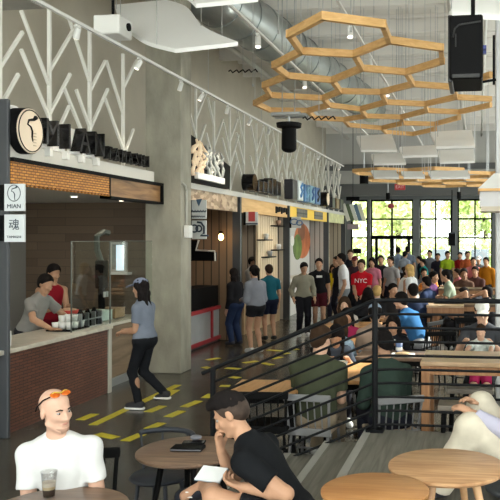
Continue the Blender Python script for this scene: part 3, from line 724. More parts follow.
channel('MIAN', 44, 107, 120, 134, -4.95, 'tall glossy black channel letter %s, %s beside the round logo', .325, .13, 'large black MIAN letters', sx=.92)
channel('TAMASHI', 107, 152, 148, 158, -4.95, 'small black channel letter %s, %s in the row toward the column', .18, .10, 'small black letters after MIAN', False, sx=.9)
# ---------------------------------------------------------------- white branching lattice
y = 7.65; i = 0
ORD = ['first', 'second', 'third', 'fourth', 'fifth', 'sixth', 'seventh', 'eighth', 'ninth', 'tenth', 'eleventh', 'twelfth', 'thirteenth', 'fourteenth', 'fifteenth', 'sixteenth', 'seventeenth', 'eighteenth', 'nineteenth', 'twentieth', 'twenty-first', 'twenty-second', 'twenty-third', 'twenty-fourth']
while y < 28.5:
    if not (10.9 < y < 12.2):
        t = thing('branching_pole', 'white branching lattice pole above the stalls, %s from the dark post' % ORD[i], 'lattice pole', (-5.24, y, 3.15), 0, 'white branching lattice poles')
        hh = 1.86 if i % 3 else 1.76; rt_ = random.Random(i * 7 + 3)
        MB().span((-.02, -.02, 0), (.02, .02, hh)).build('upright', M_lattice, t)
        for q, (z, sd) in enumerate(((.12, 1), (.42, -1), (.62, 1), (.95, -1), (1.18, 1))):
            if rt_.random() < .12: continue
            sd = sd * (1 if i % 2 else -1); z += rt_.uniform(-.12, .12); L = rt_.uniform(.55, .98); L = min(L, (hh - z - .02) / .76)
            MB().bar((0, 0, z), (.012 * (q - 2), sd * L * .62, z + L * .78), .034, .036).build('branch', M_lattice, t)
        i += 1
    y += .97
# ---------------------------------------------------------------- light track and heads
tA, tB = on_x(30, 0, -4.6), on_x(355, 165, -4.6)
ZT = 4.66
t = thing('light_track', 'long white lighting track running above the stall fronts', 'track', (-4.6, 0, ZT))
MB().span((-.02, 5.5, -.018), (.02, 25.5, .018)).build('rail', M_white, t)
for k in range(7): MB().cyl((0, 6 + k * 3.2, 0), (0, 6 + k * 3.2, ZC - ZT), .006, n=6).build('hanger', M_steel, t)
def spot(x, y, z, label, aim=(-.35, -.1, -.75), s=1.0, group='track spotlights', m=M_white):
    s *= .72; t = thing('track_spotlight', label, 'spotlight', (x, y, z), 0, group); a = Vector(aim).normalized()
    MB().box((0, 0, -.03 * s), (.04 * s, .12 * s, .03 * s)).cyl((0, 0, -.04 * s), (0, 0, -.11 * s), .012 * s, n=8).build('yoke', m, t)
    p = Vector((0, 0, -.12 * s)); MB().cyl(p - a * .06 * s, p + a * .12 * s, .045 * s, .05 * s, n=16).build('can', m, t, True, angle=40)
    MB().cyl(p + a * .118 * s, p + a * .124 * s, .042 * s, n=16).build('lens', M_lens, t)
M_lens = emis('spot_lens', (1, .9, .75), 2.5)
for k, y in enumerate((8.15, 9.75, 11.2, 12.1, 13.4, 14.8, 16.2, 17.8, 19.6, 21.5, 23.4, 24.8)):
    spot(-4.6, y, ZT - .018, 'white track spotlight over the stalls, %s from the dark post' % ORD[k], (-.35, -.2 if k % 2 else .25, -.75))
# ---------------------------------------------------------------- stall 2..5 shells
struct(MB().span((-7.6, 12.15, 0), (-7.45, YB, 3.1)).build('wall_stalls_back', bricks('slat_wall', (.16, .10, .06), (.24, .155, .095), (.03, .02, .012), 'YZX', .16, 3.2, .012, .6, 0, .6)))
struct(MB().span((-8.2, 12.15, 3.0), (-5.05, 29.6, 3.1)).build('trim_6', mat('stalls_soffit', (.35, .33, .30), .7)))
struct(MB().span((-5.3, 11.86, 3.04), (-5.0, 29.5, 3.14)).build('trim_7', mat('stalls_ledge', (.62, .61, .57), .7)))
DIV = [on_x(u, 230, -5.0).y for u in (240, 289, 328, 345)]
for i, y in enumerate(DIV):
    struct(MB().span((-7.45, y - .06, 0), (-5.15, y + .06, 3.02)).build('wall_divider_%d' % (i + 1), bricks('divider_%d' % i, ((.13, .08, .045), (.40, .36, .30), (.45, .43, .40), (.42, .36, .28))[i], ((.22, .145, .085), (.5, .44, .36), (.5, .48, .45), (.48, .42, .32))[i], (.025, .018, .012), 'ZXY', 3.4, .17, .012, .6, 0, .6)))
    struct(MB().span((-5.2, y - .05, 0), (-4.98, y + .05, 3.04)).build('post_stall_%d' % (i + 1), M_dark))
HY = [11.9] + DIV
def shards(name):
    m, nt, b = _nt(name); v = swizzle(nt, 'YZX'); mp = nt.nodes.new('ShaderNodeMapping'); mp.inputs['Scale'].default_value = (5, 11, 1)
    vo = nt.nodes.new('ShaderNodeTexVoronoi'); vo.inputs['Scale'].default_value = 1.3; vo.inputs['Randomness'].default_value = 1
    r = nt.nodes.new('ShaderNodeValToRGB'); r.color_ramp.elements[0].color = (.20, .12, .07, 1); r.color_ramp.elements[1].color = (.60, .46, .32, 1)
    sp = nt.nodes.new('ShaderNodeSeparateColor'); nt.links.new(v, mp.inputs[0]); nt.links.new(mp.outputs[0], vo.inputs['Vector']); nt.links.new(vo.outputs['Color'], sp.inputs[0])
    nt.links.new(sp.outputs[0], r.inputs[0]); nt.links.new(r.outputs[0], b.inputs['Base Color']); return m
def header(i, m, label):
    y0, y1 = HY[i] + (.14 if i else 0), HY[i + 1] - .14
    t = thing('stall_header', label, 'sign board', (-5.0, (y0 + y1) / 2, 2.88)); h = (y1 - y0) / 2
    MB().box((-.06, 0, 0), (.1, 2 * h, .32), None, .006).build('board', m, t); return t, h
header(0, shards('shard_mosaic'), 'stall header of beige and brown mosaic pieces beside the concrete column')
t, h = header(1, wood('header_wood', (.55, .33, .13), (.70, .46, .21), 'YZX', 2, .5, (.6, 6, 1)), 'warm wood stall header with small black script lettering')
sc = MB(); yy = h * .42
for k in range(8): sc.box((.0, yy + k * .17, .0 + .012 * (k % 3)), (.03, .10, .13 if k % 3 else .17))
sc.build('small_lettering', M_black, t)
t, h = header(2, mat('yellow_header', (.80, .52, .04), .5), 'yellow stall header with dark grey louvre panels')
for yy in (-h * .45, h * .45): MB().span((-.005, yy - h * .25, -.11), (.012, yy + h * .25, .13)).build('louvre_panel', bricks('louvre%d' % int(yy * 9), (.16, .15, .13), (.12, .11, .1), (.04, .04, .04), 'YZX', .2, 2, .02, .6, 0), t)
header(3, mat('pale_green_header', (.62, .62, .32), .5, 0, .25, 4), 'pale yellow green stall header near the back windows')
# blade signs on the stall posts
def plate(u0, v0, u1, v1, y, label, ink):
    a, c = on_y(u0, v0, y), on_y(u1, v1, y); w, h = c.x - a.x, a.z - c.z
    t = thing('stall_blade_sign', label, 'sign', ((a.x + c.x) / 2, y, (a.z + c.z) / 2), 0, 'blade signs along the stalls')
    MB().box((0, 0, 0), (w, .03, h), None, .004).build('plate', mat('plate_%d' % len(D.objects), (.60, .62, .62), .5), t)
    MB().box((-w / 2 - .03, .02, 0), (.05, .06, h)).build('bracket', M_black, t)
    ink(t, w, h)
def ink1(t, w, h):
    M_ = mat('bird_blue', (.05, .10, .16), .6)
    MB().prism([(-.05, .17), (.06, .18), (.03, .12), (.0, .05), (-.03, .11)], 'y', -.02, -.015).build('blue_emblem', M_, t)
    MB().tube([(-.13 + .016 * k, -.018, -.04 + (.025 if k % 3 == 1 else 0)) for k in range(17)], .012, 5).build('script_line', M_ink, t, True)
    MB().tube([(-.13 + .016 * k, -.018, -.13 + (.02 if k % 2 else 0)) for k in range(16)], .009, 5).build('script_line', M_ink, t, True)
def ink2(t, w, h):
    for cx, rr in ((-.08, .06), (-.0, .05)): ring(cx, .02, rr, rr, .014, M_ink, t, -.018)
    MB().tube([(-.03, -.018, .13), (.04, -.018, .12), (.09, -.018, .05), (.09, -.018, -.06), (.03, -.018, -.1), (.17, -.018, -.1)], .018, 6).build('emblem_stroke', M_ink, t, True)
plate(192, 200, 206.5, 219, 12.3, 'white blade sign with a blue bird emblem and two lines of script', ink1)
plate(192, 220.5, 206.5, 239, 12.3, 'white blade sign with a bold black looping emblem', ink2)
def ink3(t, w, h): MB().box((0, -.018, .04), (.14, .008, .2)).build('red_emblem', mat('sign_red', (.42, .05, .05), .6), t); MB().box((0, -.02, -.11), (.26, .008, .03)).build('caption', M_ink, t)
plate(246, 212, 258, 225, DIV[0] - .2, 'white blade sign with a red square emblem', ink3)
def ink4(t, w, h): ring(-.05, .02, .1, .07, .015, mat('sign_blue', (.08, .16, .32), .6), t, -.018); ring(.09, -.01, .08, .06, .015, D.materials['sign_blue'], t, -.018)
plate(291.5, 217, 301, 228, DIV[1] - .2, 'white blade sign with blue looping emblem', ink4)
# stall 2 counter
t = thing('red_framed_counter', 'grey panelled counter framed in red with a black upper case', 'counter', (-5.42, 0, 0))
y0, y1 = 12.3, on_x(232, 330, -5.42).y
MB().span((-.6, y0, .08), (-.02, y1, .72)).build('grey_panel', mat('counter_grey_panel', (.45, .48, .50), .35, .3, .1, 3), t)
f = MB().span((-.03, y0, .68), (.02, y1, .75)).span((-.03, y0, .05), (.02, y1, .12))
for k in range(4): yy = y0 + (y1 - y0) * k / 3; f.span((-.03, yy - .03, .05), (.02, yy + .03, .7))
f.build('red_frame', mat('red_paint', (.36, .025, .035), .4), t)
MB().span((-.6, y0, 0), (-.04, y1, .09)).build('plinth', M_dark, t)
MB().span((-.5, y0, .75), (-.04, y1 - .15, 1.17)).build('upper_case', M_black, t)
# dark curved menu unit
t = thing('hanging_menu_board', 'black menu board with pale curled edge in the first far stall', 'sign', (0, 14.2, 0))
a, c = on_y(186, 240, 14.2), on_y(215, 261, 14.2)
MB().prism([(a.x, a.z), (a.x + .25, a.z), (a.x + .2, a.z - .18), (c.x, a.z - .24), (c.x, c.z), (a.x, c.z)], 'y', 0, .1).build('board', M_black, t)
MB().tube([(a.x + .27, -.02, a.z), (a.x + .21, -.02, a.z - .2), (c.x, -.02, a.z - .22), (c.x + .01, -.02, c.z)], .02).build('edge', mat('board_edge', (.50, .47, .42), .5), t)
p = on_y(221, 237, 15.0); t = thing('pendant_lamp', 'small warm pendant lamp glowing in the dark slatted stall', 'lamp', tuple(p))
MB().cyl((0, 0, .08), (0, 0, 3.0 - p.z), .006, n=6).build('cord', M_black, t); MB().ell((0, 0, 0), (.055, .055, .075)).build('bulb', emis('warm_bulb', (1, .55, .2), 14), t, True)
MB().lathe([(.02, .07), (.05, .1), (.02, .13)], n=12).build('socket', M_black, t)
# stall 3 slats and shelves
t = thing('slat_screen', 'pale vertical slat screen with small shelves in the wood fronted stall', 'screen', (-5.3, 0, 0))
ya, yb = on_x(258, 250, -5.27).y, DIV[1] - .15
n = 9
MB().span((-.06, ya, 1.06), (-.03, yb, 2.98)).build('backing', mat('slat_back', (.10, .075, .05), .7), t)
for k in range(n): yy = ya + (yb - ya) * (k + .5) / n; MB().span((-.03, yy - .085, 1.06), (.03, yy + .085, 2.98)).build('slat', mat('slat_pale', (.78, .62, .42), .6) if k == 0 else D.materials['slat_pale'], t)
SHV = []
for k, (u, v) in enumerate(((262, 240), (275, 226), (275, 250), (266, 257))):
    p = on_x(u, v, -5.25); MB().box((.12, p.y, p.z), (.2, .7, .03)).build('shelf', M_black, t); SHV.append(p)
for k, p in enumerate(SHV): tag(MB().lathe([(.05, .0), (.07, .1), (.06, .14)], n=12).build('small_pot', mat('pot_%d' % k, ((.6, .58, .55), (.5, .3, .2), (.7, .7, .7), (.3, .3, .3))[k], .5), None, True, loc=(-5.18, p.y + .1, p.z + .016)),
                           ('pale small pot on the left upper slat shelf', 'brown small pot on the highest slat shelf', 'white small pot on the right middle slat shelf', 'grey small pot on the lowest slat shelf')[k], 'pot', 'pots on the slat shelves')
t = thing('plank_counter', 'light plank fronted counter below the slat screen', 'counter', (-5.2, 0, 0))
MB().span((-.3, DIV[0] + .9, 0), (0, DIV[1] - .2, 1.0)).build('front', wood('plank_front', (.36, .24, .13), (.52, .37, .22), 'ZYX', 2, .5, (.8, 5, 1)), t); MB().span((-.35, DIV[0] + .85, 1.0), (.04, DIV[1] - .2, 1.05)).build('countertop', M_counter, t)
# stall 4 mural wall
t = thing('mural_panel', 'pale wall panel painted with orange and green rounded shapes', 'mural', (-5.6, 0, 0))
ya, yb = DIV[1] + .15, DIV[2] - .15
MB().span((-.05, ya, 0), (0, yb, 2.98)).build('panel', mat('mural_pale', (.55, .54, .52), .7), t)
def disc(u, v, rr, m, name, off, sy=1.0):
    p = on_x(u, v, -5.58); MB().prism([(p.y + rr * sy * math.cos(2 * math.pi * k / 24), p.z + rr * math.sin(2 * math.pi * k / 24)) for k in range(24)], 'x', 0, off).build(name, m, t)
disc(303, 241, .56, mat('mural_orange', (.46, .14, .05), .7, 0, .3, 2), 'orange_shape', .006, 2.0)
disc(302, 231, .30, mat('mural_brown', (.20, .07, .03), .7, 0, .2, 3), 'brown_shape', .01, 1.6)
disc(298, 247, .40, mat('mural_green', (.10, .16, .03), .7, 0, .4, 3), 'green_shape', .014, 1.4)
disc(292.5, 241, .16, mat('mural_white', (.75, .75, .72), .7), 'white_shape', .018, 1.4)
struct(MB().span((-5.62, DIV[2] + .13, 0), (-5.56, DIV[3] - .13, 2.98)).build('wall_stall_tiled', bricks('tile_beige', (.46, .37, .28), (.56, .47, .36), (.38, .30, .22), 'YZX', .3, .3, .02, .6, 0, .2)))
t = thing('white_counter', 'white fronted counter below the mural panel', 'counter', (-5.2, 0, 0))
MB().span((-.3, DIV[1] + .3, 0), (0, DIV[2] - .2, 1.0)).build('front', M_white, t); MB().span((-.34, DIV[1] + .3, 1.0), (.04, DIV[2] - .2, 1.05)).build('countertop', M_counter, t)
# ---------------------------------------------------------------- roof line signs of the far stalls
t = thing('carved_roof_sign', 'tall black roof sign with cream lit irregular carved strokes beside the column', 'sign', (-4.85, 0, 0))
a, c = on_x(192, 143, -4.85), on_x(233, 182, -4.85); rs = random.Random(4)
L_ = c.y - a.y; MB().prism([(a.y, 3.14), (a.y, a.z + .15), (a.y + .2 * L_, a.z + .1), (a.y + .4 * L_, a.z - .02), (a.y + .7 * L_, a.z - .1), (a.y + .97 * L_, a.z - .2), (a.y + .95 * L_, 3.14)], 'x', -.14, -.03).build('black_backing', M_black, t)
cream = emis('lit_cream', (.80, .62, .42), .35); pale = mat('pale_silver', (.42, .44, .42), .4, .3)
for k in range(30):
    y = a.y + .15 + (k % 10) * (c.y - a.y - .7) / 10; top = a.z + .1 - (y - a.y) * .10; row = k // 10
    z = 3.3 + (top - 3.3) * (row + .4) / 3.0
    pts = [(-.01, y + rs.uniform(-.14, .14), z + (q - 1.5) * .085) for q in range(4)]
    MB().tube(pts, [.03, .045, .03, .02], 6).build('carved_stroke', cream if k % 10 < 4 else pale, t, True)
MB().span((-.02, c.y - 2.0, 3.2), (.04, c.y - .6, 3.31)).build('name_strip', M_cloud, t)
M_bl = [mat('sign_blue_%d' % i, cc, .35) for i, cc in enumerate(((.03, .03, .04), (.50, .58, .62), (.04, .16, .38), (.20, .40, .55), (.05, .14, .35)))]
def rblock(u0, u1, v0, v1, x, m, label, cat, shape='box', group=None, emblem=None):
    a, c = on_x(u0, v0, x), on_x(u1, v1, x); L = c.y - a.y; z0, z1 = 3.2, a.z
    t = thing('roof_sign_block', label, cat, (x, (a.y + c.y) / 2, z0), 0, group); h = z1 - z0
    if shape == 'disc': MB().cyl((-.25, 0, h / 2), (0, 0, h / 2), h / 2, n=32).build('body', m, t, True, angle=40)
    else: MB().box((-.12, 0, h / 2), (.24, L, h), None, .02).build('body', m, t)
    if emblem:
        if shape == 'disc': MB().cyl((0, 0, h / 2), (.012, 0, h / 2), h * .42, n=32).build('face', emblem, t)
        else: MB().tube([(.0, -L * .2, h * .2), (.0, L * .15, h * .45), (.0, -L * .15, h * .65), (.0, L * .2, h * .85)], .05, 6).build('emblem', emblem, t, True)
        return t
rblock(252, 258, 173, 192, -4.8, M_gloss, 'large round black roof letter, first over the wood header', 'sign letter', 'disc', 'black roof letters over the wood header')
for k, (u, v) in enumerate(((259, 180), (264, 181), (268.5, 179), (273, 178), (277.5, 181))):
    rblock(u, u + 3.7, v, 196, -4.8, M_gloss, 'black block roof letter over the wood header, %s after the round one' % ORD[k], 'sign letter', 'box', 'black roof letters over the wood header')
for k, (u, v) in enumerate(((293, 179), (299, 180), (305, 184), (310.5, 185), (316, 187))):
    rblock(u, u + 4.4, v, 206, -4.8, M_bl[k], '%s roof sign block over the yellow header' % ('black end', 'white and blue leading', 'deep blue middle', 'pale blue', 'dark blue last')[k], 'sign letter', 'box', 'blue roof sign blocks', M_bl[(k + 1) % 5] if k else None)
rblock(325, 331, 191, 209, -4.8, M_gloss, 'black drum roof sign with cream face near the back windows', 'sign', 'disc', None, mat('cream_face', (.72, .62, .48), .5))
for k, u in enumerate((332.5, 336.5, 340.5)): rblock(u, u + 3, 197 + k, 210, -4.8, M_bl[0] if k != 1 else mat('bronze_block', (.20, .12, .06), .4), ('black letter beside the cream faced drum', 'bronze roof letter between two black letters', 'last black roof letter by the windows')[k], 'sign letter', 'box', 'roof letters by the drum')
# ---------------------------------------------------------------- hexagonal timber grids
HV = dict(A=(323,16),B=(289,34),C=(301,51),D=(354,54),E=(389,40),F=(383,24),G=(441,47.5),J=(442,61),I=(406,72),K=(362,68),L=(274,65),M=(287,75.5),N=(332,80),O=(264,85),P=(270,95),
 Q=(323,98),S=(340,91),Tt=(381,92),U=(413,84),V=(454,87),W=(490,75),X=(456,97),Y=(490,99),Z=(425,104),a=(386,102),b=(427,110.5),c=(459,112),d=(490,105),e=(360.6,109),f=(366,116),
 k=(401,117),l=(403,123),m=(435,124),n=(459,117.5),q=(329,105),j=(344,119.5),i=(315,118),h=(308,110.5),g=(270,110),o=(255,103),r=(349,125),s=(382,128),t=(386,132),u=(413,134),w=(435,129))
HE = 'A-B B-C C-D D-E E-F F-A E-G G-J J-I I-K K-D C-L L-M M-N N-K M-O O-P P-Q Q-S S-N S-Tt Tt-U U-I U-V V-W V-X X-Y X-Z Z-a a-Tt Z-b b-c c-d c-n n-m m-l l-k k-b k-f f-e e-a e-q q-Q q-h h-g g-o o-P h-i i-j j-f j-r r-s s-l s-t t-u u-w w-m'.split()
ZH = 4.75
t = thing('hexagon_canopy', 'large hanging honeycomb of warm timber beams near the camera', 'ceiling feature', (0, 0, ZH), 0, None)
pt = {k: on_z(u, v, ZH) for k, (u, v) in HV.items()}
for ed in HE:
    a, c = ed.split('-'); A_, B_ = pt[a].copy(), pt[c].copy(); d_ = (B_ - A_).normalized() * .03
    A_ -= d_; B_ += d_; A_.z = B_.z = 0
    MB().bar(A_, B_, .065, .10).build('beam', M_oak, t)
for k in ('A', 'D', 'I', 'M', 'U', 'V', 'e', 'h', 'k', 'o', 'E', 'Z', 'C', 'S'): MB().cyl((pt[k].x, pt[k].y, .05), (pt[k].x, pt[k].y, ZC - ZH), .006, n=5).build('hanging_wire', M_steel, t)
ZF = 4.1
t = thing('hexagon_canopy', 'second hanging honeycomb of timber beams farther back near the windows', 'ceiling feature', (0, 0, ZF))
R0 = .9; dx, dy = R0 * math.sqrt(3), 1.5 * R0; seen = set(); rs = random.Random(2)
for row in range(5):
    for col in range(3):
        if row == 4 and col == 0: continue
        cx, cy = -2.75 + col * dx + (row % 2) * dx / 2, 21.6 + row * dy
        if rs.random() < .30: continue
        vs = [(round(cx + R0 * math.sin(math.pi / 3 * k), 2), round(cy + R0 * math.cos(math.pi / 3 * k), 2)) for k in range(6)]
        for k in range(6):
            A_, B_ = vs[k], vs[(k + 1) % 6]; key = tuple(sorted(((round(A_[0], 1), round(A_[1], 1)), (round(B_[0], 1), round(B_[1], 1)))))
            if key in seen: continue
            seen.add(key); MB().bar((A_[0], A_[1], 0), (B_[0], B_[1], 0), .065, .10).build('beam', M_oak, t)
for row in range(0, 5, 2):
    for xx in (-2.75, -1.2, .3): MB().cyl((xx, 20.9 + row * dy + R0, .04), (xx, 20.9 + row * dy + R0, ZC - ZF), .007, n=5).build('hanging_wire', M_steel, t)
# ---------------------------------------------------------------- acoustic clouds
def sheet(prof, axis, L, th=.04):
    """prof: (s, z) curve swept along the other horizontal axis, given thickness"""
    top = [(p[0], p[1] + th) for p in prof]; poly = list(prof) + top[::-1]
    return MB().prism(poly, axis, -L / 2, L / 2)
def smoothcurve(pts, n=24):
    out = []
    for i in range(len(pts) - 1):
        p0, p1, p2, p3 = pts[max(i - 1, 0)], pts[i], pts[i + 1], pts[min(i + 2, len(pts) - 1)]
        for k in range(n // (len(pts) - 1)):
            t_ = k / (n // (len(pts) - 1))
            out.append(tuple(.5 * (2 * p1[j] + (p2[j] - p0[j]) * t_ + (2 * p0[j] - 5 * p1[j] + 4 * p2[j] - p3[j]) * t_ ** 2 + (3 * p1[j] - p0[j] - 3 * p2[j] + p3[j]) * t_ ** 3) for j in range(2)))
    return out + [pts[-1]]
def cloud(prof_px, y, depth, label, group='curved white acoustic panels'):
    pts = [on_y(u, v, y) for u, v in prof_px]; cx, cz = sum(p.x for p in pts) / len(pts), sum(p.z for p in pts) / len(pts)
    t = thing('acoustic_panel', label, 'acoustic panel', (cx, y + depth / 2, cz), 0, group)
    pr = smoothcurve([(p.x - cx, p.z - cz) for p in pts])
    sheet(pr, 'y', depth).build('panel', M_cloud, t, True, angle=50)
    w_ = MB()
    for p in (pr[3], pr[-4]):
        for yy in (-depth * .35, depth * .35): w_.cyl((p[0], yy, p[1] + .03), (p[0], yy, ZC - cz), .006, n=5)
    w_.build('hanging_wire', M_steel, t)
# the near panel is an S-curved sheet seen from below: profile faces right, swept along the hall
def cloud_tilt(corners, label, th=.05, bulge=.0):
    """four world corners in order near-left, near-right, far-right, far-left and a sagging S profile between near and far"""
    nl, nr, fr, fl = [Vector(c) for c in corners]; c0 = (nl + nr + fr + fl) / 4
    t = thing('acoustic_panel', label, 'acoustic panel', c0, 0, 'curved white acoustic panels'); n = 20; b = MB(); P = []
    for i in range(n + 1):
        s = i / n; w = bulge * math.sin(2 * math.pi * s) * (1 if True else 0)
        for a, c in ((nl, fl), (nr, fr)):
            p = a.lerp(c, s) - c0; P.append(p + Vector((0, 0, w)))
    Q = [p + Vector((0, 0, th)) for p in P]; F_ = []
    N = len(P)
    for i in range(n):
        a = 2 * i; F_ += [(a, a + 1, a + 3, a + 2), (N + a, N + a + 2, N + a + 3, N + a + 1), (a, a + 2, N + a + 2, N + a), (a + 1, N + a + 1, N + a + 3, a + 3)]
    F_ += [(0, N, N + 1, 1), (2 * n, 2 * n + 1, N + 2 * n + 1, N + 2 * n)]
    b._add(P + Q, F_); b.build('panel', M_cloud, t, True, angle=50)
    for k in (4, 5, 2 * n - 4, 2 * n - 3): MB().cyl(Q[k], (Q[k].x, Q[k].y, ZC - c0.z), .006, n=5).build('hanging_wire', M_steel, t)
M_cloud_i = None
def near_panel():
    # silhouette right edge falls from (165,4) through (205,34) to (238,40): an S curve swept sideways
    prof = [(166, 3), (186, 10), (200, 27), (214, 36), (238, 46)]      # right-hand end profile
    left = [(115, 8), (119, 19), (128, 32), (147, 45), (176, 53)]
    y0, y1 = 10.6, 8.6; b = MB(); P = []; n = 24
    rr = smoothcurve([(p, i / 4) for i, p in enumerate(range(5))], 24) if False else None
    R_, L_ = [], []
    for i in range(5):
        f = i / 4; yy = y0 + (y1 - y0) * f
        R_.append(on_y(*prof[i], yy)); L_.append(on_y(*left[i], yy))
    def cr(Q, t_):
        i = min(int(t_ * 4), 3); s = t_ * 4 - i; p0, p1, p2, p3 = Q[max(i - 1, 0)], Q[i], Q[i + 1], Q[min(i + 2, 4)]
        return .5 * (2 * p1 + (p2 - p0) * s + (2 * p0 - 5 * p1 + 4 * p2 - p3) * s * s + (3 * p1 - p0 - 3 * p2 + p3) * s ** 3)
    c0 = sum((p for p in R_ + L_), Vector()) / 10
    t = thing('acoustic_panel', 'big S curved white acoustic panel hanging in front of the concrete column top', 'acoustic panel', c0, 0, 'curved white acoustic panels')
    for i in range(n + 1): P += [cr(L_, i / n) - c0, cr(R_, i / n) - c0]
    Q = [p + Vector((0, 0, .05)) for p in P]; N = len(P); F_ = []
    for i in range(n):
        a = 2 * i; F_ += [(a, a + 1, a + 3, a + 2), (N + a, N + a + 2, N + a + 3, N + a + 1), (a, a + 2, N + a + 2, N + a), (a + 1, N + a + 1, N + a + 3, a + 3)]
    F_ += [(0, N, N + 1, 1), (2 * n, 2 * n + 1, N + 2 * n + 1, N + 2 * n)]
    b._add(P + Q, F_); b.build('panel', M_cloud, t, True, angle=50)
    for k in (6, 7, 2 * n - 8, 2 * n - 7): MB().cyl(Q[k], (Q[k].x, Q[k].y, ZC - c0.z), .006, n=5).build('hanging_wire', M_steel, t)
near_panel()
def panel_px(TL, TR, BR, BL, yf, yn, label):
    P4 = [on_y(*BL, yn), on_y(*BR, yn), on_y(*TR, yf), on_y(*TL, yf)]; cloud_tilt(P4, label, .05, .018)
for q, yf, yn, l in (
    (((172, -10), (262, -14), (258, 2), (196, 8)), 9.2, 8.4, 'white acoustic panel cut by the top edge above the duct'),
    (((447, -14), (512, -14), (514, 21), (452, 18)), 8.4, 7.6, 'white acoustic panel above the black hanging display'),
    (((356, 138), (392, 136), (397, 152), (361, 152)), 17.6, 16.6, 'white curved panel below the honeycomb, leftmost of the far cluster'),
    (((371, 156), (401, 154.5), (406, 165), (374, 165.5)), 18.6, 17.8, 'white curved panel just below the leftmost far panel'),
    (((399, 149), (435, 147), (438, 157), (403, 158)), 17.2, 16.2, 'white curved panel in the middle of the far cluster'),
    (((430, 134), (472, 132), (475, 148), (436, 149)), 16.6, 15.6, 'white curved panel at the upper right of the far cluster'),
    (((438, 152), (474, 151), (475, 163), (440, 164)), 18.6, 17.6, 'white curved panel at the lower right of the far cluster'),
    (((371, 172), (396, 172), (399, 179), (374, 179)), 20.4, 19.4, 'white curved panel under the second honeycomb on the left'),
    (((401, 173), (422, 173), (425, 179), (404, 179)), 20.4, 19.4, 'white curved panel under the second honeycomb in the middle'),
    (((428, 173), (468, 172), (470, 179), (431, 179.5)), 20.4, 19.4, 'white curved panel under the second honeycomb on the right')):
    panel_px(*q, yf, yn, l)
# ---------------------------------------------------------------- duct
def cam_pt(u, v, d):
    return Vector((0, 0, EYE)) + ray(u, v) * d
t = thing('air_duct', 'large round galvanised air duct crossing under the ceiling', 'duct', (0, 0, 0))
a, c = cam_pt(196, -18, 12.4), cam_pt(372, 118, 24)
c.z = a.z = 6.35
pts = [a.lerp(c, i / 14) for i in range(15)]
MB().tube(pts, .47, 28).build('duct_tube', M_galv, t, True)
for i in range(1, 14): d_ = (c - a).normalized() * .05; MB().cyl(pts[i] - d_, pts[i] + d_, .49, n=28).build('seam_ring', M_galv, t, True, angle=40)
for i in (2, 5, 8, 11): MB().cyl(pts[i] + Vector((0, 0, .4)), pts[i] + Vector((0, 0, ZC - 6.35)), .012, n=6).build('strap', M_steel, t)
for k, (x, z, r, l) in enumerate(((-.55, 6.75, .05, 'thin pale ceiling pipe left of the white tracks'), (.15, 6.6, .04, 'thin pale ceiling pipe above the honeycomb'), (-5.7, 6.6, .06, 'pale ceiling pipe above the lattice'))):
    tag(MB().tube([(x, 5, z), (x, YB - .4, z)], r, 8).build('ceiling_pipe', mat('pipe_%d' % k, (.60, .60, .57), .5), None, True), l, 'pipe', 'ceiling pipes')
# second light tracks with heads over the hall
for k, (x, z, lb) in enumerate(((-1.75, 5.15, 'white ceiling lighting track above the honeycomb centre'), (-.35, 5.3, 'white ceiling lighting track toward the right'), (-3.1, 5.1, 'white ceiling lighting track left of the honeycomb'))):
    t = thing('light_track', lb, 'track', (x, 0, z), 0, 'ceiling light tracks')
    MB().span((-.018, 8.5, -.016), (.018, 24, .016)).build('rail', M_white, t)
    for q in range(5): MB().cyl((0, 9 + q * 3.6, 0), (0, 9 + q * 3.6, ZC - z), .006, n=6).build('hanger', M_steel, t)
for k, (u, v, x, z) in enumerate(((257, 40, -3.1, 5.1), (348, 30, -1.75, 5.15), (402, 62, -1.75, 5.15), (416, 90, -1.75, 5.15), (438, 16, -.35, 5.3), (305, 82, -3.1, 5.1), (335, 103, -3.1, 5.1), (427, 112, -1.75, 5.15))):
    p = on_z(u, v, z - .12); spot(x, max(8.6, p.y), z - .016, 'white track spotlight high over the hall, %s from the left' % ORD[k], (.1, -.3, -.9), 1.25, 'ceiling track spotlights')
# vertical suspension wires over the hall
rs = random.Random(9)
for k in range(16):
    x, y = -3.6 + (k % 4) * 1.1 + rs.uniform(-.3, .3), 9.5 + (k // 4) * 3.2
    tag(MB().cyl((x, y, 4.85), (x, y, ZC), .007, n=5).box((x, y, 4.84), (.03, .03, .05)).build('suspension_wire', M_steel), 'thin vertical suspension wire hanging from the ceiling deck', 'wire', 'ceiling suspension wires')
for k, (u, v) in enumerate(((243, 71), (319, 118))):
    p = cam_pt(u, v, 14.0 if k == 0 else 12.6); t = thing('cable_loop', 'dark looped cable bundle hanging ' + ('left of the honeycomb' if k == 0 else 'above the moving stage light'), 'cable', p)
    MB().tube([(-.28 + q * .04, 0, .03 * math.sin(q * 2.1)) for q in range(15)], .014, 6).build('cable', M_black, t, True); MB().cyl((0, 0, 0), (0, 0, ZC - p.z), .006, n=5).build('wire', M_steel, t)
p = cam_pt(113, 28, 9.4); t = thing('projector', 'small white projector box hanging left of the big S curved panel', 'projector', p)
MB().box((0, 0, 0), (.34, .36, .24), None, .02).build('case', M_white, t); MB().cyl((.17, .06, .02), (.19, .06, .02), .05, n=20).build('lens', M_black, t); MB().cyl((0, 0, .12), (0, 0, ZC - p.z), .018, n=8).build('pole', M_black, t)
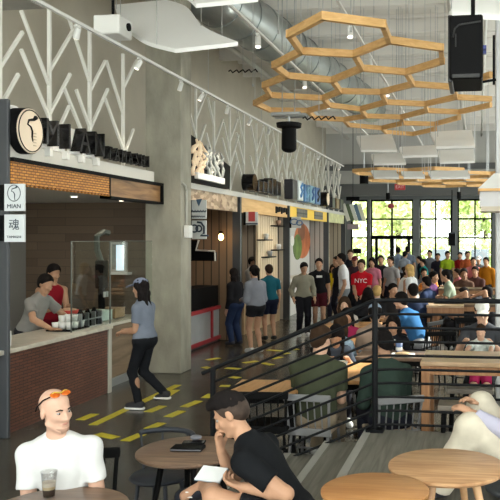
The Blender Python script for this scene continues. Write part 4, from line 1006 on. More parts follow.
# ---------------------------------------------------------------- stage light, display, speakers
p = cam_pt(289, 136, 13.0); t = thing('stage_light', 'black cylindrical stage light hanging from a grey truss plate in front of the lattice', 'stage light', p)
MB().cyl((0, 0, -.22), (0, 0, .13), .13, .125, n=24).ell((0, 0, -.22), (.128, .128, .07), 20).build('housing', M_black, t, True, angle=40)
MB().lathe([(.1, .14), (.21, .15), (.22, .22), (.1, .24)], n=24).build('base', M_black, t)
MB().box((.0, 0, .36), (.6, .16, .04)).box((0, .2, .36), (.6, .05, .04)).box((.0, -.2, .36), (.5, .05, .04)).build('truss_plate', mat('truss_grey', (.35, .36, .36), .4, .5), t)
MB().cyl((0, 0, .24), (0, 0, .36), .02).cyl((.1, 0, .36), (.1, 0, ZC - p.z), .012, n=6).cyl((-.12, 0, .36), (-.12, 0, ZC - p.z), .012, n=6).build('hanger', M_steel, t)
y_ = 6.6; a, c = on_y(449, 15, y_), on_y(483, 78, y_)
t = thing('hanging_display', 'large black hanging display box with rounded casing beside the white panel', 'display', ((a.x + c.x) / 2, y_, (a.z + c.z) / 2), rad(0)); w, h = c.x - a.x, a.z - c.z
MB().box((0, .30, 0), (w, .60, h), None, .02).build('casing', M_black, t)
MB().span((-w / 2 - .012, .06, -h / 2 - .015), (-w / 2 + .03, .62, h / 2 + .02), .01).build('side_rim', mat('rim_black', (.02, .02, .022), .35), t)
MB().tube([(-w * .38, -.006, h * .15), (-w * .33, -.006, h * .28), (-w * .2, -.006, h * .34), (w * .44, -.006, h * .38)], .008, 6).build('moulding', mat('mould', (.016, .016, .017), .5), t, True)
MB().tube([(-w * .3, -.006, h * .2), (-w * .3, -.006, 0)], .006, 6).box((0, -.0, -h * .46), (w * .8, .03, .03)).build('moulding', D.materials['mould'], t)
MB().box((w / 2 + .015, .1, h * .0), (.03, .05, .05)).box((w / 2 + .015, .1, -h * .05), (.03, .05, .04)).build('connector', mat('connector_blue', (.05, .07, .28), .4), t)
MB().cyl((w * .2, .3, h / 2), (w * .2, .3, ZC - (a.z + c.z) / 2), .02).cyl((w / 2 + .1, .3, h * .3), (w / 2 + .1, .3, -h * .5), .012).bar((w / 2, .3, -h * .45), (w / 2 + .12, .3, -h * .42), .02, .02).build('mount', M_black, t)
p = on_y(452, 239, 30.0); t = thing('loudspeaker', 'dark loudspeaker hanging against the back window post', 'speaker', p)
MB().box((0, 0, 0), (.30, .28, .54), None, .02).build('cabinet', mat('speaker_blue_black', (.03, .04, .06), .5), t); MB().box((0, -.142, -.02), (.26, .01, .46)).build('grille', M_black, t)
MB().cyl((0, 0, .26), (0, .0, 4.1 - p.z), .02).build('bracket', M_black, t)
p = on_y(357, 251, 30.5); t = thing('wall_screen', 'small black screen standing in front of the left back window', 'screen', p); MB().box((0, 0, 0), (.34, .05, .2), None, .01).build('panel', M_black, t); MB().cyl((0, .03, -.1), (0, .03, -p.z), .02).build('stand', M_black, t)
for k, (u, v) in enumerate(((364, 176), (388, 196), (459, 195))):
    p = cam_pt(u, v, 24 if k == 0 else 29); t = thing('stage_light', ('black drum light hanging left of the far white panels', 'small dark fixture under the beam above the doors', 'small dark fixture under the beam on the right')[k], 'light fixture', p)
    s_ = 1.0 if k == 0 else .6; MB().cyl((0, 0, -.25 * s_), (0, 0, .2 * s_), .14 * s_, n=16).build('housing', M_black, t); MB().cyl((0, 0, .2 * s_), (0, 0, min(ZC, ZC) - p.z), .012, n=6).build('hanger', M_steel, t)
# exit sign and hanging ornament
p = cam_pt(400, 187, 30); t = thing('exit_sign', 'red EXIT sign hanging under the beam before the doors', 'sign', p)
MB().box((0, 0, 0), (.42, .05, .24), None, .01).build('panel', mat('exit_red', (.62, .05, .06), .5), t); text('EXIT', .17, .006, mat('exit_white', (.85, .6, .58), .5), T(0, -.03, 0) @ FACE_NY, t); MB().cyl((0, 0, .12), (0, 0, ZC - p.z), .01, n=6).build('hanger', M_black, t)
p = cam_pt(391, 206, 30.5); t = thing('window_ornament', 'small dark red ornament hanging in the window above the doors', 'ornament', p)
MB().ell((0, 0, 0), (.14, .05, .11), 12).box((-.2, 0, 0), (.08, .03, .05)).box((.2, 0, 0), (.08, .03, .05)).build('body', mat('ornament_red', (.35, .04, .07), .6), t); MB().cyl((0, 0, .1), (0, 0, 3.9 - p.z), .008, n=5).build('cord', M_black, t)
p = on_y(353, 210, 27.5); t = thing('hanging_banner_sign', 'tilted striped sign hanging at the end of the stall row', 'sign', p)
M_ = Matrix.Rotation(rad(-18), 4, 'Y')
for k, cc in enumerate(((.75, .75, .70), (.10, .14, .08), (.70, .72, .68), (.12, .20, .30), (.65, .66, .55))): MB().box(M_ @ Vector((-.28 + k * .14, 0, -.0 - .05 * k)), (.13, .06, .66), M_).build('stripe', mat('stripe_%d' % k, cc, .6), t)
MB().box((0, .0, .42), (.5, .1, .14)).build('top_bracket', M_black, t); MB().cyl((0, 0, .45), (0, 0, ZC - p.z), .012, n=6).build('hanger', M_black, t)
MB().box((0, 0, -.62), (.42, .05, .2)).build('lower_panel', mat('lower_purple', (.35, .28, .32), .6), t); MB().cyl((.0, .0, -.3), (0, 0, -.55), .015).build('link', M_black, t)
# white tapered hood at the right column
y_ = 9.6; q = [on_y(u, v, y_) for u, v in ((478, 190), (497, 190), (497, 176))]
t = thing('tapered_hood', 'white tapered hood with boxes below beside the white column', 'hood', (q[0].x, y_, q[0].z))
w = .55; MB()._add([(0, -.3, 0), (w, -.3, 0), (w, .4, 0), (0, .4, 0), (.2, -.1, .20), (w, -.1, .20), (w, .4, .20), (.2, .4, .20)], [(0, 3, 2, 1), (0, 1, 5, 4), (1, 2, 6, 5), (2, 3, 7, 6), (3, 0, 4, 7), (4, 5, 6, 7)]).build('hood', M_white, t)
MB().span((0, -.3, -.03), (w, .4, 0)).build('wood_trim', M_oak, t); MB().span((.02, -.2, -.22), (w, .35, -.03)).build('lower_box', mat('hood_grey', (.60, .60, .62), .5), t)
MB().span((.03, -.25, -.28), (w, .35, -.22)).build('lower_trim', mat('hood_tan', (.55, .48, .38), .5), t); MB().cyl((.4, .1, .2), (.4, .1, ZC - q[0].z), .02).build('hanger', M_steel, t)
# ---------------------------------------------------------------- tables and chairs
def round_table(label, c, z, r, m, legs, wood_tip, z0=0.0, th=.028, off=.35):
    t = thing('round_table', label, 'table', (c.x, c.y, z0), 0); h = z - z0
    MB().lathe([(r - .012, -th), (r, -th + .012), (r, -.004), (r - .006, 0)], (0, 0, h), 56).build('tabletop', m, t, True, angle=40)
    MB().cyl((0, 0, h - th - .03), (0, 0, h - th), r * .45, n=20).build('under_plate', legs, t)
    for k in range(4):
        a = math.pi / 4 + k * math.pi / 2 + off; A_ = Vector((math.cos(a) * r * .5, math.sin(a) * r * .5, h - th)); B_ = Vector((math.cos(a) * r * .86, math.sin(a) * r * .86, 0))
        C_ = A_.lerp(B_, .66)
        if wood_tip: l = MB().cyl(A_, C_, .021, .018).build('leg', legs, t, True, angle=40); MB().cyl(C_, B_, .018, .013).build('wood_tip', M_legwood, l, True, angle=40, label='pale wood leg tip')
        else: MB().cyl(A_, B_, .024, .016).build('leg', legs, t, True, angle=40)
    return t
round_table('round walnut table in front of the man in black with phone and wallet on it', on_z(190.5, 449.5, .74), .74, .355, M_walnut, M_black, True, off=-.3)
BT = on_z(57, 509, .74)
round_table('round walnut table with the plastic cup in front of the bald man', BT, .74, .36, M_walnut, M_black, True)
T2 = on_z(447, 464.5, .94)
round_table('round wooden coffee table before the person in white trousers', T2, .94, .315, M_coffee, M_coffee, False, PZ_)
T3 = on_z(375, 489, .94)
round_table('round orange toned wooden coffee table at the bottom edge', T3, .94, .262, wood('coffee_orange', (.37, .16, .052), (.49, .245, .09), 'XYZ', 2.4, .42, (1.2, 12, 1)), M_coffee, False, PZ_)
M_gchair = mat('grey_chair_metal', (.24, .24, .25), .45, .3)
M_seatw = mat('tan_seat', (.42, .32, .23), .6)
def spindle_chair(label, x, y, rz, m, seat_m, group, z0=0.0, sh=.45, bh=.36):
    t = thing('spindle_chair', label, 'chair', (x, y, z0), rad(rz), group)   # faces +Y
    MB().box((0, 0, sh - .015), (.42, .42, .035), None, .012).build('seat', seat_m, t)
    for sx in (-1, 1):
        MB().cyl((.17 * sx, .17, sh - .03), (.20 * sx, .20, 0), .014).build('leg', m, t, True, angle=40); MB().cyl((.17 * sx, -.17, sh - .03), (.20 * sx, -.22, 0), .014).build('leg', m, t, True, angle=40)
        MB().cyl((.19 * sx, -.19, sh), (.205 * sx, -.25, sh + bh), .013).build('back_post', m, t, True, angle=40)
    MB().box((0, -.252, sh + bh + .01), (.45, .028, .065), None, .01).build('top_rail', m, t)
    MB().box((0, -.2, sh - .02), (.42, .03, .07), None, .008).build('seat_rail', m, t)
    for k in range(5): xx = -.13 + k * .065; MB().cyl((xx, -.195, sh), (xx, -.25, sh + bh - .01), .007, n=8).build('spindle', m, t)
    MB().box((0, 0, .2), (.36, .015, .015)).bar((-.18, -.18, .2), (-.18, .18, .2), .015, .015).bar((.18, -.18, .2), (.18, .18, .2), .015, .015).build('stretcher', m, t)
    return t
def curved_chair(label, x, y, rz, group, h=.80, z0=0.0):
    t = thing('curved_chair', label, 'chair', (x, y, z0), rad(rz), group)
    m = mat('curved_chair_blue_black', (.02, .024, .035), .5) if 'curved_chair_blue_black' not in D.materials else D.materials['curved_chair_blue_black']
    MB().lathe([(.0, .43), (.2, .43), (.215, .445), (.2, .46), (.0, .465)], n=28).build('seat', m, t, True)
    MB().tube([(.235 * math.cos(a), .235 * math.sin(a), h) for a in [1.12 * math.pi + .76 * math.pi * k / 14 for k in range(15)]], .02, 8).build('back_rail', m, t, True)
    for a in (1.13 * math.pi, 1.35 * math.pi, 1.65 * math.pi, 1.87 * math.pi): MB().cyl((.2 * math.cos(a), .2 * math.sin(a), .45), (.235 * math.cos(a), .235 * math.sin(a), h), .009).build('back_post', m, t)
    for k in range(4): a = math.pi / 4 + k * math.pi / 2; MB().cyl((.15 * math.cos(a), .15 * math.sin(a), .44), (.2 * math.cos(a), .2 * math.sin(a), 0), .015).build('leg', m, t)
    return t
def round_stool(label, x, y, h, z0=0.0, r=.19):
    t = thing('round_stool', label, 'stool', (x, y, z0), 0, 'low round stools')
    MB().lathe([(.0, h - .045), (r - .01, h - .045), (r, h - .03), (r, h - .012), (r - .015, h), (.0, h)], n=32).build('seat', M_black, t, True, angle=40)
    for k in range(4): a = math.pi / 4 + k * math.pi / 2; MB().cyl((.12 * math.cos(a), .12 * math.sin(a), h - .04), (r * math.cos(a), r * math.sin(a), 0), .016).build('leg', M_black, t)
    return t
def rect_table(label, x, y, lx, ly, z, top, leg, rz=0, group=None, name='dining_table', apron=.06, lw=.06):
    t = thing(name, label, 'table', (x, y, 0), rad(rz), group)
    MB().box((0, 0, z - .02), (lx, ly, .04), None, .008).build('tabletop', top, t)
    for sx in (-1, 1):
        for sy in (-1, 1): MB().span((sx * (lx / 2 - .01), sy * (ly / 2 - .01), 0), (sx * (lx / 2 - .01 - lw), sy * (ly / 2 - .01 - lw), z - .04)).build('leg', leg, t)
    if apron:
        MB().box((0, ly / 2 - .05, z - .04 - apron / 2), (lx - .1, .03, apron)).build('apron', leg, t)
        MB().box((0, -ly / 2 + .05, z - .04 - apron / 2), (lx - .1, .03, apron)).build('apron', leg, t)
    return t
# wooden table behind the railing with its black chair
rect_table('orange oak dining table just behind the sloping railing', -2.0, 6.98, .66, .66, .74, M_orange, M_black, 4)
spindle_chair('black spindle back chair behind the head of the man in black', -1.92, 6.76, 4, M_black, M_black, 'chairs around the near tables', 0, .45, .29)
# ---------------------------------------------------------------- small props on the counter
p = on_z(66, 330, .95); p.x = -5.45
t = thing('serving_tray', 'black tray of white cups on the stone counter', 'tray', (-5.38, p.y + .05, .952)); MB().box((0, 0, .012), (.34, .5, .022), None, .008).build('tray', M_black, t)
ty = p.y + .05
for k in range(9):
    tag(MB().lathe([(.0, 0), (.035, 0), (.045, .085), (.042, .085), (.033, .006)], n=14).build('paper_cup', mat('cup_white', (.8, .8, .79), .5) if k == 0 else D.materials['cup_white'], None, True, loc=(-5.46 + (k % 3) * .095, ty - .17 + (k // 3) * .15, .976 + 0)),
        'white paper cup standing on the black counter tray', 'cup', 'white cups on the counter tray')
for k in range(4):
    tag(MB().lathe([(.0, 0), (.035, 0), (.045, .085), (.042, .085), (.033, .006)], n=14).build('paper_cup', D.materials['cup_white'], None, True, loc=(-5.41 + (k % 2) * .09, ty - .1 + (k // 2) * .15, 1.061)),
        'white paper cup in the upper layer on the counter tray', 'cup', 'upper white cups on the counter tray')
ry = on_x(84, 326, -5.35).y
t = thing('bottle_rack', 'silver rack holding black bottles on the stone counter', 'rack', (-5.3, ry, .952))
f = MB()
for yy in (-.27, -.09, .09, .27): f.span((-.07, yy - .012, 0), (.07, yy + .012, .20))
f.span((-.07, -.28, 0), (.07, .28, .012)).span((.05, -.28, .1), (.07, .28, .115)).build('rack_frame', M_steel, t)
for k in range(3): tag(MB().lathe([(.0, 0), (.055, 0), (.055, .16), (.03, .2), (.02, .235), (.0, .235)], n=16).build('sauce_bottle', M_black, None, True, loc=(-5.3, ry - .18 + k * .18, .965)), 'black sauce bottle in the silver rack, %s from the cups' % ORD[k], 'bottle', 'black bottles in the rack')
for k, (dy, cc, l) in enumerate(((.75, (.55, .66, .62), 'pale green food tub on the counter behind the glass'), (1.15, (.40, .26, .14), 'brown wooden box on the counter behind the walking woman'))):
    t = thing('food_tub', l, 'container', (-5.55, ry + dy, .952)); MB().box((0, 0, .07), (.3, .32, .14), None, .01).build('tub', mat('tub_%d' % k, cc, .5), t); MB().box((0, 0, .145), (.31, .33, .012), None, .004).build('lid', mat('tublid_%d' % k, [min(1, c * 1.2) for c in cc], .4), t)
q = on_x(12, 345, -5.2); t = thing('napkin_dispenser', 'white napkin dispenser and stand at the left end of the counter', 'dispenser', (-5.25, 7.62, .952))
MB().box((0, 0, .09), (.22, .2, .18), None, .01).build('box', M_white, t); MB().box((-.02, .0, .26), (.05, .12, .18), Matrix.Rotation(.25, 4, 'Y'), .008).build('upright_card', M_cloud, t)
# ---------------------------------------------------------------- people of the near floor
WTEE = (.64, .65, .66)
bp = on_z(59, 387, 1.31)
bald, J = person('bald man in a white t-shirt with sunglasses on his head looking right', bp.x + .0, bp.y + .12, 194, 'sit', .99, 'pale', ('bald', 'dark'), ('tee', WTEE), ('trousers', (.05, .06, .09)), (.3, .3, .3),
    lean=13, side=5, head=(50, 4, 4), hR=(.17, .34, .62), hL=(-.17, .34, .62), st=.0075, fine=True, wr=.006, big=1.0, eR=(.12, -1, -.3), eL=(-.12, -1, -.3), beard=(.42, .255, .185), detail=True)
Mh = Matrix([list(J['Rh'][0]), list(J['Rh'][1]), list(J['Rh'][2])])
Mw = bald.matrix_basis
hdw = lambda a, b, c: Vector(J['hd'](a, b, c))
wl = Matrix.Translation(bald.location) @ Matrix.Rotation(rad(194), 4, 'Z')
t = thing('sunglasses', 'sunglasses with orange mirror lenses pushed up on the bald head', 'sunglasses', wl @ hdw(0, .06, .115), 0)
inv = lambda a, b, c: (wl @ hdw(a, b, c)) - t.location
for s_ in (1, -1):
    MB().ell((0, 0, 0), (.03, .006, .02), 16, (Matrix.Rotation(rad(194), 3, 'Z') @ Mh @ Matrix.Rotation(rad(50), 3, 'X'))).build('lens', mat('orange_mirror', (.75, .16, .02), .12, .6) if s_ == 1 else D.materials['orange_mirror'], t, True).location = inv(.033 * s_, .050, .106)
    MB().tube([inv(.06 * s_, .046, .10), inv(.077 * s_, .0, .075), inv(.081 * s_, -.05, .03), inv(.078 * s_, -.07, .0)], .004, 6).build('temple', M_black, t, True)
MB().tube([inv(.06, .044, .108), inv(.033, .042, .119), inv(0, .056, .113), inv(-.033, .042, .119), inv(-.06, .044, .108)], .004, 6).build('frame', mat('yellow_frame', (.55, .40, .05), .3), t, True)
spindle_chair('dark chair under the bald man in the white t-shirt', bp.x, bp.y + .14, 196, M_black, M_black, 'chairs of the seated men')
c = on_z(49, 497, .74)
t = thing('plastic_cup', 'clear plastic cup with a dark layered coffee drink on the table before the bald man', 'cup', (c.x, c.y, .741))
MB().lathe([(.030, 0), (.031, .002), (.034, .04), (.042, .135), (.045, .137), (.0445, .14), (.041, .139), (.033, .042), (.029, .005)], n=32).build('cup', thin_glass('cup_plastic', (.90, .90, .90), .14, .1), t, True)
MB().lathe([(.0, .005), (.028, .005), (.0318, .042), (.0, .042)], n=32).build('coffee', mat('coffee_dark', (.012, .005, .004), .2), t, True, angle=40)
MB().lathe([(.0, .0425), (.0318, .0425), (.0335, .058), (.0, .058)], n=32).build('cream_layer', mat('cream_layer', (.60, .48, .28), .5), t, True, angle=40)
MB().lathe([(.0, .0585), (.0335, .0585), (.0362, .082), (.0, .082)], n=32).build('milk_foam', mat('foam', (.70, .64, .55), .7), t, True, angle=40)
# man in black
kp = on_z(224, 391, 1.27)
mb_, J2 = person('man in a black t-shirt leaning on his hand and reading a booklet', kp.x + .42, kp.y - .02, 84, 'sit', 1.02, 'tan', ('top', 'black'), ('tee', (.010, .011, .013)), ('shorts', (.014, .015, .018)), None,
    seat=.475, lean=34, head=(10, 31, 0), hL=(-.17, .235, .775), hR=(.0, .45, .915), st=.0075, fine=True, wr=.005, detail=True, fR=(.14, .44, .08), fL=(.13, .62, .66), kL=(-.9, .45, .5), kR=(.15, .5, 1.), eR=(.45, .35, -1), eL=(-.1, -1, .3),
    palmR=(-.15, -.95, .2), dirR=(-.1, .12, 1.), curl=.7, palmL=(.1, -.2, 1.), dirL=(.3, 1., .1))
wm = Matrix.Translation(mb_.location) @ Matrix.Rotation(rad(84), 4, 'Z')
round_stool('low round black stool under the man in black', mb_.location.x, mb_.location.y, .455)
bk = on_z(203, 474, .70)
wr_ = wm @ Vector(J2['WR'])
t = thing('booklet', 'open white booklet held on the knee of the man in black', 'booklet', (bk.x + .145, bk.y - .25, .785), rad(-12))
Rb = Matrix.Rotation(rad(28), 4, 'X')
MB().box((0, 0, 0), (.165, .11, .006), Rb).build('page', mat('page_white', (.75, .78, .80), .6), t); MB().box(Rb @ Vector((0, .0, -.006)), (.168, .113, .004), Rb).build('cover', mat('cover_blue', (.30, .38, .45), .6), t)
# slide / shoe of crossed foot
aL = wm @ Vector(J2['AL'])
dft = (wm.to_3x3() @ Vector((.1, .9, -.3))).normalized()
t = thing('slide_sandal', 'black slide sandal with white emblem on the raised foot of the man in black', 'shoe', aL)
F = Field(np.array((-.3, -.3, -.3)), np.array((.3, .3, .3)), .007); d_ = np.array(dft)
F.cone(np.array((0, 0, -.03)) - d_ * .05, d_ * .17 + np.array((0, 0, -.035)), .045, .045, .02); F.mesh('upper', plain((.018, .02, .028), .7, .1), t)
e_ = MB(); side_ = d_.copy(); c0 = Vector(d_ * .09)
for k in range(3): e_.box(c0 + Vector((-.0, -.046, -.01 - .014 * k)), (.05 - .008 * k, .006, .007))
e_.build('emblem', M_white, t)
# phone and wallet on walnut table
q = on_z(188, 450, .74); t = thing('folio_wallet', 'black folio wallet lying near the front edge of the walnut table', 'wallet', (q.x, q.y, .742), rad(4))
MB().box((0, 0, .012), (.21, .115, .022), None, .005).build('cover', M_black, t); MB().box((0, -.002, .012), (.205, .112, .008)).build('pages', mat('wallet_grey', (.15, .15, .17), .5), t)
q = on_z(194, 443.5, .74); t = thing('mobile_phone', 'black mobile phone lying behind the folio wallet', 'phone', (q.x, q.y, .742), rad(12)); MB().box((0, 0, .006), (.155, .08, .011), None, .005).build('case', M_black, t); MB().box((0, 0, .012), (.14, .07, .001)).build('screen', M_gloss, t)
q = on_z(196, 440, .755); tag(MB().ell((0, 0, .018), (.042, .032, .018), 18).build('earbud_case', mat('earbud_grey', (.16, .16, .19), .3), None, True, loc=(q.x, q.y, .755), rz=.4), 'small rounded dark grey earbud case resting on the black phone', 'case')
# empty dark chair behind walnut table
q = on_z(173, 429.5, .72); curved_chair('dark curved back chair tucked behind the round walnut table', q.x, q.y - .235, 172, 'chairs of the seated men', .72)
# person in white trousers on the platform
wp = on_z(500, 386, 1.56)
PWX, PWY = .31, 4.95
PW, J3 = person('person in loose white trousers with crossed knees at the right edge', PWX, PWY, 92, 'sit', 1.03, 'tan', ('long', 'black'), ('long', (.42, .41, .52)), ('loose', (.56, .51, .42)), (.03, .03, .04), seat=.125, z0=PZ_, lean=-18, head=(8, 30, 0),
    hR=(.12, .30, .56), hL=(-.10, .34, .55), st=.008, fine=True, wr=.006, fR=(.14, .40, .12), fL=(-.10, .56, .075), kL=(-.1, .1, 1.0), kR=(.1, .1, 1.), fem=True)
tag(MB().ell((0, 0, .058), (.27, .25, .058), 24).build('floor_cushion', M_dark, None, True, loc=(PWX, PWY, PZ_)), 'dark floor cushion under the person in white trousers', 'cushion')
# woman with cap, mid stride, facing left
g = on_z(145, 409, 0); 
person('walking woman in a grey blue cap and t-shirt with torn black jeans', g.x, g.y, 82, 'stand', .955, 'tan', ('long', 'black'), ('tee', (.17, .195, .25), .01), ('slim', (.012, .013, .016)), (.03, .03, .035), lean=3, head=(2, 10, 0),
    hips=(0, .0, .892), fR=(.06, -.25, .20), fL=(-.06, .05, .075), hR=(.08, .27, .99), hL=(-.06, .28, .97), eR=(.3, -1, -.4), eL=(-.3, -1, -.4), st=.0085, fem=True, cap=(.17, .20, .29), fine=True, wr=.003, detail=True, curl=.6)
# torn knees
# counter workers
a = on_x(33, 284, -5.95)
person('counter worker in a grey t-shirt leaning on the stone counter', a.x, a.y - .1, 265, 'stand', 1.0, 'tan', ('short', 'black'), ('tee', (.26, .25, .24)), ('trousers', (.03, .03, .035)), (.05, .05, .05), lean=22, head=(-10, 26, 0), hR=(.24, .52, .99), hL=(-.22, .50, .99), st=.011, fine=True, wr=.003, palmR=(0, 0, -1), palmL=(0, 0, -1), eR=(.6, -.6, .2), eL=(-.6, -.6, .2), dirR=(.1, 1, 0), dirL=(-.1, 1, 0), curl=.1)
a = on_x(50, 276, -6.35)
person('counter worker in a dark red shirt behind the grey shirted worker', a.x, a.y, 235, 'stand', 1.03, 'tan', ('short', 'black'), ('tank', (.26, .012, .022)), ('trousers', (.16, .01, .02)), (.05, .05, .05), lean=8, head=(8, 24, 0), hR=(.16, .36, 1.12), hL=(-.12, .36, 1.16), st=.011, fine=True, apron=None)
t = thing('red_snack_basket', 'red basket of food held by the worker in dark red', 'basket', (-5.72, on_x(69, 320, -5.72).y, 1.06)); MB().lathe([(.0, 0), (.09, 0), (.14, .09), (.13, .09), (.085, .01)], n=24).build('basket', mat('basket_red', (.62, .045, .03), .5), t, True); MB().ell((0, 0, .085), (.115, .115, .035), 16).build('food', mat('food_pale', (.62, .40, .26), .7, 0, .3, 20), t, True)
MB().span((-.1, -.1, -.105), (.1, .1, -.002), .01).build('stand', M_black, t)
# ---------------------------------------------------------------- the queue along the stalls
def q_person(u, v, y, label, face, **kw):
    p = on_y(u, v, y); s = p.z / 1.735 if 'zs' not in kw else kw.pop('zs')
    return person(label, p.x, p.y, face, 'stand', s, **kw)
q_person(200, 274, 14.2, 'stall worker in a grey shirt behind the black upper case', 250, zs=.97, skin='tan', hair=('short', 'black'), top=('tee', (.30, .30, .31)), hR=(.12, .36, 1.1), hL=(-.12, .36, 1.1))
for o in [o for o in D.objects if o.get('label') == 'stall worker in a grey shirt behind the black upper case']: o.location.x = -6.25; o.location.y = on_x(200, 274, -6.25).y
q_person(236, 268, 14.6, 'customer in a black jacket and blue jeans ordering at the red counter', 62, hair=('long', 'black'), top=('long', (.014, .014, .017)), bottom=('trousers', (.02, .032, .075)), shoes=(.03, .03, .04), fem=True)
q_person(256, 265, 13.7, 'woman in a grey hoodie and black shorts seen from behind', 50, skin='tan', hair=('pony', 'black'), top=('long', (.19, .20, .235), -.02), bottom=('short_shorts', (.015, .015, .018)), shoes=(.55, .55, .55), fem=True, big=1.14, hR=(.12, .25, 1.02), hL=(-.14, .26, 1.0))
q_person(270, 270, 15.4, 'young person in a teal and blue top with dark shorts at the plank counter', 35, zs=.93, skin='tan', hair=('short', 'dark'), top=('tee', (.012, .085, .12), -.02), bottom=('shorts', (.012, .014, .03)), shoes=(.03, .03, .03))
a = on_x(250, 263, -5.75)
person('stall worker in a white shirt and black cap beneath the wood header', a.x, a.y, 260, 'stand', .98, 'tan', ('short', 'black'), ('long', (.60, .60, .58)), ('trousers', (.03, .03, .03)), (.05, .05, .05), cap=(.02, .02, .02), hR=(.12, .36, 1.1), hL=(-.12, .36, 1.1))
q_person(303, 262, 16.2, 'man in an olive grey sweater and black trousers looking down', 205, skin='tan', hair=('short', 'black'), top=('long', (.26, .245, .19)), bottom=('trousers', (.014, .014, .018)), shoes=(.6, .6, .6), head=(10, 26, 0), hR=(.24, .12, .86), hL=(-.24, .10, .86), lean=6, fine=False)
q_person(319, 258, 16.8, 'man in a black t-shirt with white chest mark and maroon shorts', 195, skin='tan', hair=('short', 'black'), top=('tee', (.012, .012, .014)), bottom=('shorts', (.07, .012, .018)), shoes=(.1, .1, .1), head=(-8, 8, 0))
q_person(333, 264, 19.5, 'person in a bright yellow top half hidden behind the queue', 190, skin='tan', hair=('long', 'dark'), top=('tee', (.70, .52, .02)), bottom=('trousers', (.05, .05, .08)), fem=True)
q_person(339, 256, 19.0, 'man in dark clothes standing just behind the white t-shirt man', 130, skin='tan', hair=('short', 'black'), top=('tee', (.02, .02, .03)), bottom=('trousers', (.03, .03, .05)))
q_person(344.5, 253, 17.2, 'man in a white t-shirt and grey shorts standing side on', 100, skin='tan', hair=('short', 'black'), top=('tee', (.74, .75, .77)), bottom=('shorts', (.22, .24, .26)), shoes=(.5, .5, .5))
q_person(362, 259, 16.3, 'man in a red t-shirt with white NYC letters', 178, skin='tan', hair=('short', 'dark'), top=('tee', (.48, .012, .022)), bottom=('trousers', (.015, .015, .02)), hR=(.08, .28, .92), hL=(-.08, .28, .94), st=.011, head=(0, 12, 0))
p = on_y(362, 278.5, 16.3); nyc = [o for o in D.objects if o.get('label') == 'man in a red t-shirt with white NYC letters'][0]
text('NYC', .135, .006, M_white, T(0, 0, 0) @ FACE_NY, None, 'chest_letters'); tx = D.objects['chest_letters']; tx.data.transform(Matrix.Rotation(math.pi - rad(178) + math.pi - math.pi, 4, 'Z')) if False else None
tx.parent = nyc; tx.rotation_euler = (rad(-8), 0, math.pi); tx.location = (0, .150, 1.235)
bm_ = [o for o in D.objects if str(o.get('label', '')).startswith('man in a black t-shirt with white chest')][0]
cm = MB().box((0, .15, 1.30), (.13, .01, .05)).build('chest_mark', M_white, bm_)
q_person(355, 256, 20.0, 'person in a maroon cap and dark top behind the NYC shirt', 185, skin='tan', hair=('short', 'dark'), top=('tee', (.05, .03, .04)), cap=(.14, .015, .03))
q_person(350.5, 246, 22.0, 'tall man in dark clothes at the back of the queue', 190, zs=1.06, skin='light', hair=('short', 'brown'), top=('long', (.02, .022, .03)))
q_person(373, 257, 19.3, 'woman in a pink blouse standing right of the NYC shirt', 170, skin='tan', hair=('bob', 'black'), top=('tee', (.48, .16, .22), -.2), bottom=('trousers', (.3, .12, .18)), fem=True)
q_person(381, 255, 20.5, 'person dressed all in black holding a light paper', 185, skin='tan', hair=('short', 'black'), top=('long', (.012, .012, .016)))
q_person(392, 256, 19.5, 'dark haired person in a black and white top walking in the aisle', 150, skin='tan', hair=('short', 'black'), top=('tee', (.35, .35, .36)), bottom=('shorts', (.02, .02, .03)))
for (u, v, y, l, f, kw) in ((398.5, 247, 28.5, 'person in a light blue shirt silhouetted at the left door leaf', 20, dict(top=('tee', (.36, .45, .62)))), (404, 251, 27.0, 'person in a pale blue shirt nearest the door centre', 330, dict(top=('tee', (.45, .52, .66)))), (408, 246, 28.0, 'dark haired tall person at the door in grey blue', 10, dict(top=('tee', (.20, .24, .32)))),
    (421, 256, 25.5, 'person in a dark top by the turquoise shirt', 100, dict(top=('tee', (.02, .03, .05)))), (424.5, 259, 24.0, 'person in a turquoise t-shirt at the back', 120, dict(top=('tee', (.02, .38, .38)))), (447, 251, 26.0, 'person in a lime green shirt at the back', 200, dict(top=('tee', (.30, .42, .02)))),
    (438, 253, 26.5, 'person in dark clothes left of the lime shirt', 180, dict(top=('tee', (.04, .04, .06)))), (460, 252, 27.0, 'person in a red shirt by the back window', 180, dict(top=('tee', (.34, .02, .02)))), (467, 251, 26.0, 'person in an orange red shirt by the back window', 200, dict(top=('tee', (.40, .09, .03)))),
    (487, 257, 21.0, 'person in an orange hooded top at the far right', 160, dict(top=('long', (.50, .19, .015)))), (473, 257, 22.0, 'person in a red and white top holding a bag', 190, dict(top=('tee', (.60, .18, .18)))), (430, 250, 27.5, 'person in grey at the glass near the middle post', 170, dict(top=('tee', (.22, .24, .28)))), (479, 256, 24.0, 'person in a white cap and grey top at the far right', 170, dict(top=('tee', (.2, .2, .2)), cap=(.7, .7, .7)))):
    kw['top'] = (kw['top'][0], tuple(.7 * c for c in kw['top'][1])); q_person(u, v, y, l, f, skin='tan', hair=('short', 'black'), st=.016, **kw)
q_person(401, 261, 16.5, 'dark haired woman in a white sleeveless top', 285, zs=.9, skin='tan', hair=('bun', 'dark'), top=('tank', (.74, .74, .73)), bottom=('trousers', (.1, .1, .12)), fem=True, lean=12)
q_person(413, 259, 16.0, 'blonde woman in a white top facing the dark haired woman', 70, zs=.93, skin='light', hair=('long', 'blonde'), top=('tee', (.72, .74, .76)), bottom=('trousers', (.1, .1, .14)), fem=True, lean=6)
